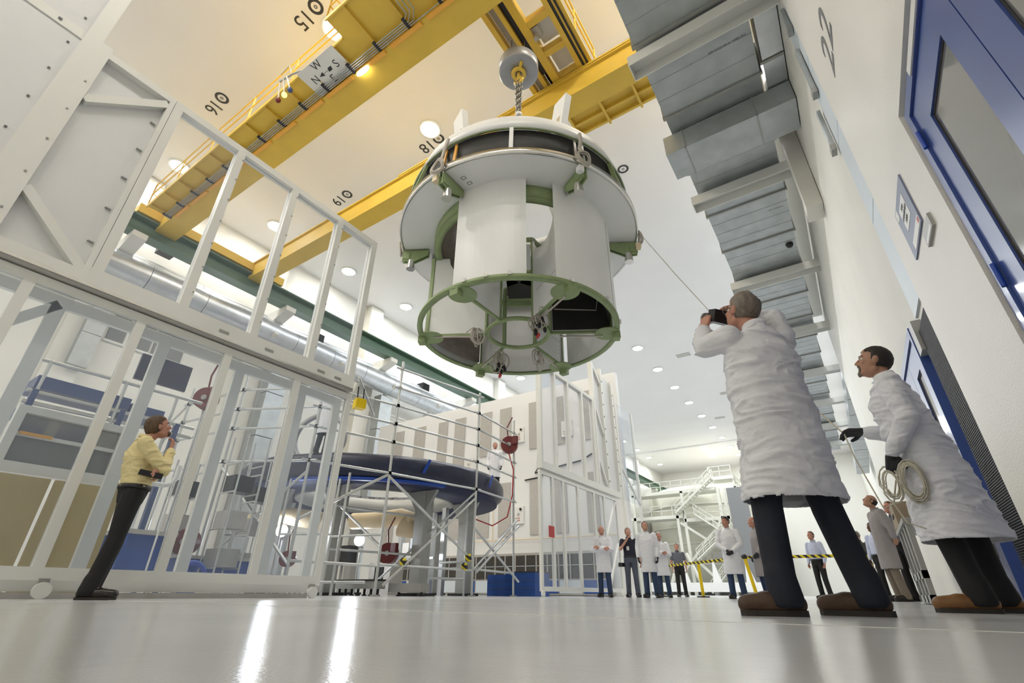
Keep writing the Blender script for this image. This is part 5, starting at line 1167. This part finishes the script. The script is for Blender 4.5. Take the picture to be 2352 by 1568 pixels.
# --- man in the yellow shirt by the glass door
t, W, R, J, Hm = person('man in a pale yellow shirt and black trousers with a hand on his chin', (-5.86, 1.96, 0), rad(-14), 1.74,
    pose=dict(pel=(0, .03, .97), wai=(0, .02, 1.13), che=(0, -.03, 1.30), nek=(0, -.03, 1.50), hea=(0, .05, 1.645), hipL=(-.09, .03, .93), hipR=(.09, .03, .93), knL=(-.1, .04, .50), knR=(.1, .02, .50),
              anL=(-.11, .0, .09), anR=(.12, -.04, .09), toL=(-.15, .18, .03), toR=(.17, .14, .03), shL=(-.185, -.02, 1.42), shR=(.185, -.03, 1.42), elL=(-.2, .17, 1.17), elR=(.2, .2, 1.17), wrL=(.15, .17, 1.125), wrR=(.08, .215, 1.42)),
    fit='shirt', m=dict(top=M_yshirt, trousers=M_blk), look=(rad(20), rad(4)), hair='long', hairm=M_hairb, skin=M_skinr, near=True, vox=.0095,
    hd=dict(L=dict(d=(1, -.25, .05), pn=(-.2, -1, 0), curl=1.0, th=1), R=dict(d=(-.3, .05, .95), pn=(-.5, -.9, 0), curl=.7)), shoe=M_shoek)
b = MB(); b.cbox(W(V(.235, .10, 1.115)), (.045, .2, .05), R @ rotx(-.12)); ph = b.build('glasses_case', M_black); tag(ph, 'black case held under the elbow of the man in the yellow shirt', 'case')
MB().ell(W(J['hea']+Hm @ V(0, .075, -.085)), (.045, .03, .03), R @ Hm, 12, 8).build('beard', M_hairb, t)

# --- group standing by the far glass door
def stand(label, loc, toward, **k):
    d = Vector(toward)-Vector(loc[:2]).to_3d() if len(toward) == 3 else Vector((toward[0]-loc[0], toward[1]-loc[1], 0))
    phi = math.atan2(-d.x, d.y); return person(label, (loc[0], loc[1], loc[2] if len(loc) > 2 else 0), phi, **k)
ARMX = dict(elL=(-.26, .06, 1.14), elR=(.26, .06, 1.14), wrL=(.07, .21, 1.20), wrR=(-.07, .23, 1.17))
cam_ = (0, 0)
stand('bald man in white lab coat and jeans with folded arms beside the far glass door', (-5.82, 13.2), (-3.0, 4), H=1.76, pose=ARMX, m=dict(trousers=M_jean, badge=True), look=(rad(26), rad(10)), hair='bald', hairm=M_hairg, skin=M_skinr, hem=.58)
stand('man in a navy polo shirt and grey jeans rubbing his chin, camera at his side', (-5.40, 14.1), cam_, H=1.78, pose=dict(elR=(.24, .12, 1.20), wrR=(.03, .17, 1.46), wrL=(-.27, .08, .86)), fit='polo', m=dict(top=M_nshirt, trousers=M_jeang, badge=True), look=(rad(14), rad(20)), hair='short', hairm=M_hairg, skin=M_skin)
c = V(-5.62, 13.95, .80); k_ = thing('camera', 'black camera held low beside the man in the navy polo', 'camera', c); MB().cbox(c, (.14, .1, .1)).build('camera_body', M_black, k_); MB().cyl(c+V(.0, -.04, 0), c+V(.06, -.2, .0), .05, n=14).build('lens_barrel', M_black, k_)
stand('tall man in white lab coat and black gloves looking up beside the navy polo', (-4.55, 13.15), (-2.5, 2), H=1.80, m=dict(trousers=M_jean), look=(rad(24), rad(14)), hair='short', hairm=M_hairk, skin=M_skint, glove=True, hem=.56)
stand('grey-haired person in a white lab coat half hidden behind the tall man', (-4.78, 14.9), (-2, 3), H=1.70, m=dict(trousers=M_jean), pose=ARMX, look=(rad(10), rad(10)), hair='long', hairm=M_hairw, skin=M_skinr, hem=.56)
stand('man in a grey polo shirt and black trousers standing behind the barrier tape', (-5.66, 19.6), cam_, H=1.78, fit='polo', m=dict(top=M_gshirt, trousers=M_blk), look=(rad(12), rad(-10)), hair='short', hairm=M_hairb, skin=M_skinr)
stand('man in a white lab coat with black gloves clasped in front and jeans', (-2.52, 13.1), (-1.2, 0), H=1.77, pose=dict(elL=(-.26, .04, 1.15), elR=(.26, .04, 1.15), wrL=(-.05, .23, .98), wrR=(.06, .22, 1.0)), m=dict(trousers=M_jean), look=(rad(-4), rad(-35)), hair='short', hairm=M_hairk, skin=M_skinr, glove=True, hem=.50, fat=1.08)
stand('white-haired man in a grey lab coat facing left beside the near man', (-1.95, 13.4), (-6.5, 11.2), H=1.76, m=dict(top=M_coatg, trousers=M_jean), pose=dict(wrL=(-.24, .12, .95), elL=(-.26, -.05, 1.15)), look=(rad(4), 0), hair='bald', hairm=M_hairw, skin=M_skinr, glove=True, hem=.45, fat=1.1)
stand('bald man in a grey lab coat and khaki trousers looking up beside the bay wall', (.42, 11.5), (-6.0, 9.2), H=1.78, m=dict(top=M_coatg, trousers=M_khaki), pose=dict(wrL=(-.2, -.1, 1.0), wrR=(.2, -.1, 1.0), elL=(-.26, -.08, 1.15)), look=(rad(28), 0), hair='bald', hairm=M_hairk, skin=M_skint, hem=.50)
stand('person in pale blue shirt and black trousers seen between the legs of the near man', (-1.05, 17.2), (-4, 12), H=1.74, fit='shirt', m=dict(top=M_bshirt, trousers=M_blk), look=(rad(18), 0), hair='short', hairm=M_hairk, skin=M_skinr)
stand('person in a dark grey suit behind the barrier tape right of the near man', (.06, 17.6), (.2, 30), H=1.72, fit='shirt', m=dict(top=M_suit, trousers=M_olive), hair='short', hairm=M_hairg, skin=M_skinr)
stand('person in a white shirt and black trousers half hidden behind the grey lab coat', (.40, 15.4), (-2, 12), H=1.70, fit='shirt', m=dict(top=M_bshirt, trousers=M_blk), look=(rad(10), 0), hair='short', hairm=M_hairk, skin=M_skind)
stand('person with dark trousers mostly hidden behind the bald man by the bay wall', (.72, 12.4), (-4, 8), H=1.76, fit='shirt', m=dict(top=M_gshirt, trousers=M_blk), look=(rad(15), 0), hair='short', hairm=M_hairb, skin=M_skinr)
# on the platform
stand('technician in white lab coat standing on the platform, seen through the glass door', (-10.12, 6.9, 2.985), (-12, 12), H=1.72, m=dict(trousers=M_navy), hair='short', hairm=M_hairk, skin=M_skinr, hem=.5)
stand('technician in white lab coat at the right end of the platform by the red reel', (-9.45, 13.1, 2.985), (-5, 6), H=1.66, m=dict(trousers=M_navy), look=(rad(10), 0), hair='short', hairm=M_hairb, skin=M_skinr, glove=True, hem=.5)
